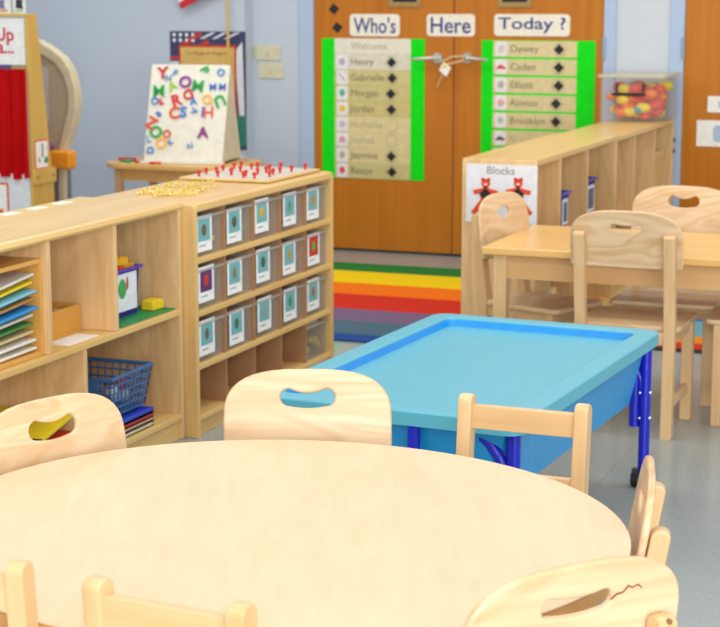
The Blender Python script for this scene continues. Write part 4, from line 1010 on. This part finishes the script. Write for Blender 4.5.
# crack in the backrest of the near right chair
bp = [c for c in c5.children if c.name.startswith('backrest')][0]
M = M5
pts = [(.058, .140), (.066, .148), (.078, .149), (.086, .158), (.094, .154), (.104, .157), (.112, .15)]
b = tube(B(), [M @ Vector((p[0], p[1], .0068)) for p in pts], [.0012, .002, .0016, .002, .0014, .0016, .0008], 6); obj('crack', b, plain('#7A3A1E', .8), bp)
# around the small table
k1 = solid_chair('solid-back chair with its back to us at the near side of the small table', .785, .385, .392, D=.36, hole=(.11, .028, .005), PH=.2, inset=.04); put(k1, Vector((-1.296, 5.735, 0)), Vector((0.02, 1, 0)))
k2 = solid_chair('solid-back chair facing us at the far side of the small table', .782, .385, .40, D=.36, hole=(.12, .045, .012), PH=.2); put(k2, Vector((-1.27, 6.70, 0)), Vector((0, -1, 0)))
k3 = solid_chair('solid-back chair at the left end of the small table by the Blocks sign', .775, .385, .30, D=.36, PH=.24, hole=(.07, .04, .0)); put(k3, Vector((-1.915, 6.27, 0)), Vector((.93, -.36, 0)))
k4 = solid_chair('chair at the right end of the small table, mostly out of frame', .785, .385, .36, D=.36, PH=.2); put(k4, Vector((-.646, 6.19, 0)), Vector((-1, 0.0, 0)))

# ================================================================ ROUND TABLE
t = thing('round_table', 'large round light maple table filling the foreground', 'table', (RTC.x, RTC.y, 0), YAW)
TT = .588
ang = math.atan2(-.437, .90)
def ell(r1, r2, n=96): return [(r1*math.cos(2*PI*k/n)*math.cos(ang)-r2*math.sin(2*PI*k/n)*math.sin(ang), r1*math.cos(2*PI*k/n)*math.sin(ang)+r2*math.sin(2*PI*k/n)*math.cos(ang)) for k in range(n)]
obj('tabletop', prism(B(), ell(.622, .579), TT-.004, TT, 'xy', .0018), W_('table', 'y'), t)
obj('edge_band', prism(B(), ell(.6215, .5785), TT-.03, TT-.0042, 'xy', .003), wood('edge_band_wood', '#D9A866', '#C8924E', 'x', 24, 1.4, .4, .7), t)
for a_, r_ in ((176, .5), (109, .44), (29, .46), (-24, .44)):
    x_, y_ = r_*math.cos(math.radians(a_)), r_*math.sin(math.radians(a_))
    lg = obj('leg', tube(B(), [(x_, y_, 0.0), (x_, y_, TT-.03)], .018, 14), STEEL, t)

# ================================================================ BLUE SAND / WATER TABLE
BR = math.radians(-3.2)
t = thing('sand_table', 'turquoise lidded sand and water table with dark blue legs', 'table', (-1.457, 4.59, 0), BR)
HX, HY, BZ = .373, .652, .487
LID = plain('#58B0C4', .38, .6, var=.02); INN = plain('#1590E0', .35); TUB = plain('#1E96D2', .35); LEGB = plain('#1420B8', .3)
def ring(bm, outer, inner, z0, z1):
    n = len(outer)
    vo0 = [bm.verts.new((p[0], p[1], z0)) for p in outer]; vi0 = [bm.verts.new((p[0], p[1], z0)) for p in inner]
    vo1 = [bm.verts.new((p[0], p[1], z1)) for p in outer]; vi1 = [bm.verts.new((p[0], p[1], z1)) for p in inner]
    for i in range(n):
        j = (i+1) % n
        bm.faces.new((vo1[i], vo1[j], vi1[j], vi1[i])); bm.faces.new((vo0[i], vi0[i], vi0[j], vo0[j])); bm.faces.new((vo0[i], vo0[j], vo1[j], vo1[i])); bm.faces.new((vi0[i], vi1[i], vi1[j], vi0[j]))
    bmesh.ops.recalc_face_normals(bm, faces=bm.faces); return bm
b = ring(B(), rrect(0, 0, 2*HX, 2*HY, .05, 6), rrect(0, 0, 2*HX-.13, 2*HY-.13, .03, 6), BZ-.038, BZ)
es = [e for e in b.edges if all(abs(v.co.z-BZ) < 1e-6 for v in e.verts) and e.is_manifold and any(abs(f.normal.z) < .5 for f in e.link_faces)]
bmesh.ops.bevel(b, geom=es, offset=.006, segments=3, profile=.5, affect='EDGES')
lidr = obj('lid_rim', b, LID, t)
b = ring(B(), rrect(0, 0, 2*HX-.1205, 2*HY-.1205, .03, 6), rrect(0, 0, 2*HX-.15, 2*HY-.15, .02, 6), BZ-.03, BZ-.0045)
v = [x for x in b.verts]
for x in v:
    pass
b.free()
# sloping inner wall of the recess
b = B(); o_ = rrect(0, 0, 2*HX-.1295, 2*HY-.1295, .03, 6); i_ = rrect(0, 0, 2*HX-.145, 2*HY-.145, .022, 6); n = len(o_)
vo = [b.verts.new((p[0], p[1], BZ-.006)) for p in o_]; vi = [b.verts.new((p[0], p[1], BZ-.026)) for p in i_]
for k in range(n): b.faces.new((vo[k], vo[(k+1) % n], vi[(k+1) % n], vi[k]))
obj('recess_wall', b, INN, lidr)
obj('lid_panel', prism(B(), rrect(0, 0, 2*HX-.1445, 2*HY-.1445, .022, 6), BZ-.034, BZ-.026, 'xy'), LID, t)
b = B(); o_ = rrect(0, 0, 2*HX-.06, 2*HY-.06, .06, 6); i_ = rrect(0, 0, 2*HX-.12, 2*HY-.14, .08, 6)
va = [b.verts.new((p[0], p[1], BZ-.036)) for p in o_]; vb_ = [b.verts.new((p[0], p[1], BZ-.21)) for p in i_]
for k in range(n): b.faces.new((va[k], va[(k+1) % n], vb_[(k+1) % n], vb_[k]))
b.faces.new(va); b.faces.new(vb_[::-1]); bmesh.ops.recalc_face_normals(b, faces=b.faces)
obj('tub', b, TUB, t)
for sx in (-1, 1):
    for sy in (-1, 1):
        x, y = sx*(HX-.035), sy*(HY-.05)
        lg = obj('leg', tube(B(), [(x, y, .05), (x, y, BZ-.038)], .0175, 14), LEGB, t)
        x2 = x-sx*.0; y2 = y+(-sy)*.04
        if sy > 0: obj('inner_leg', tube(B(), [(x-sx*.032, y, .19), (x-sx*.032, y, BZ-.038)], .0175, 14), LEGB, t)
        b = B(); tube(b, [(x-sx*.008, y, BZ-.2), (x-sx*.016, y, BZ-.15), (x-sx*.036, y, BZ-.105), (x-sx*.062, y, BZ-.072), (x-sx*.1, y, BZ-.046)], .0155, 12); obj('curved_brace', b, LEGB, lg)
        b = B()
        for z in (.22, .3): ball(b, (x+sx*.016, y-.004, z), .006, seg=8)
        for z in (.22, .3): ball(b, (x-sx*.012, y-.018, z), .005, seg=8)
        obj('bolt', b, plain('#D8DCE4', .25, .5, .7), lg)
        b = tube(B(), [(x-.03, y-.012, .026), (x-.006, y-.012, .026)], .026, 16); cs = obj('caster', b, BLACK, t)
        obj('caster_fork', box(B(), x-.034, x+.01, y-.012, y+.012, .034, .056, .004), plain('#5A5E66', .3, .5, .6), cs)
b = tube(B(), [(.09, -HY+.012, BZ-.19), (.09, -HY+.012, BZ-.04)], .016, 12); obj('front_support', b, LEGB, t)

# drop helper properties
for o in bpy.data.objects:
    for k in ('_w', '_yb'):
        if k in o: del o[k]
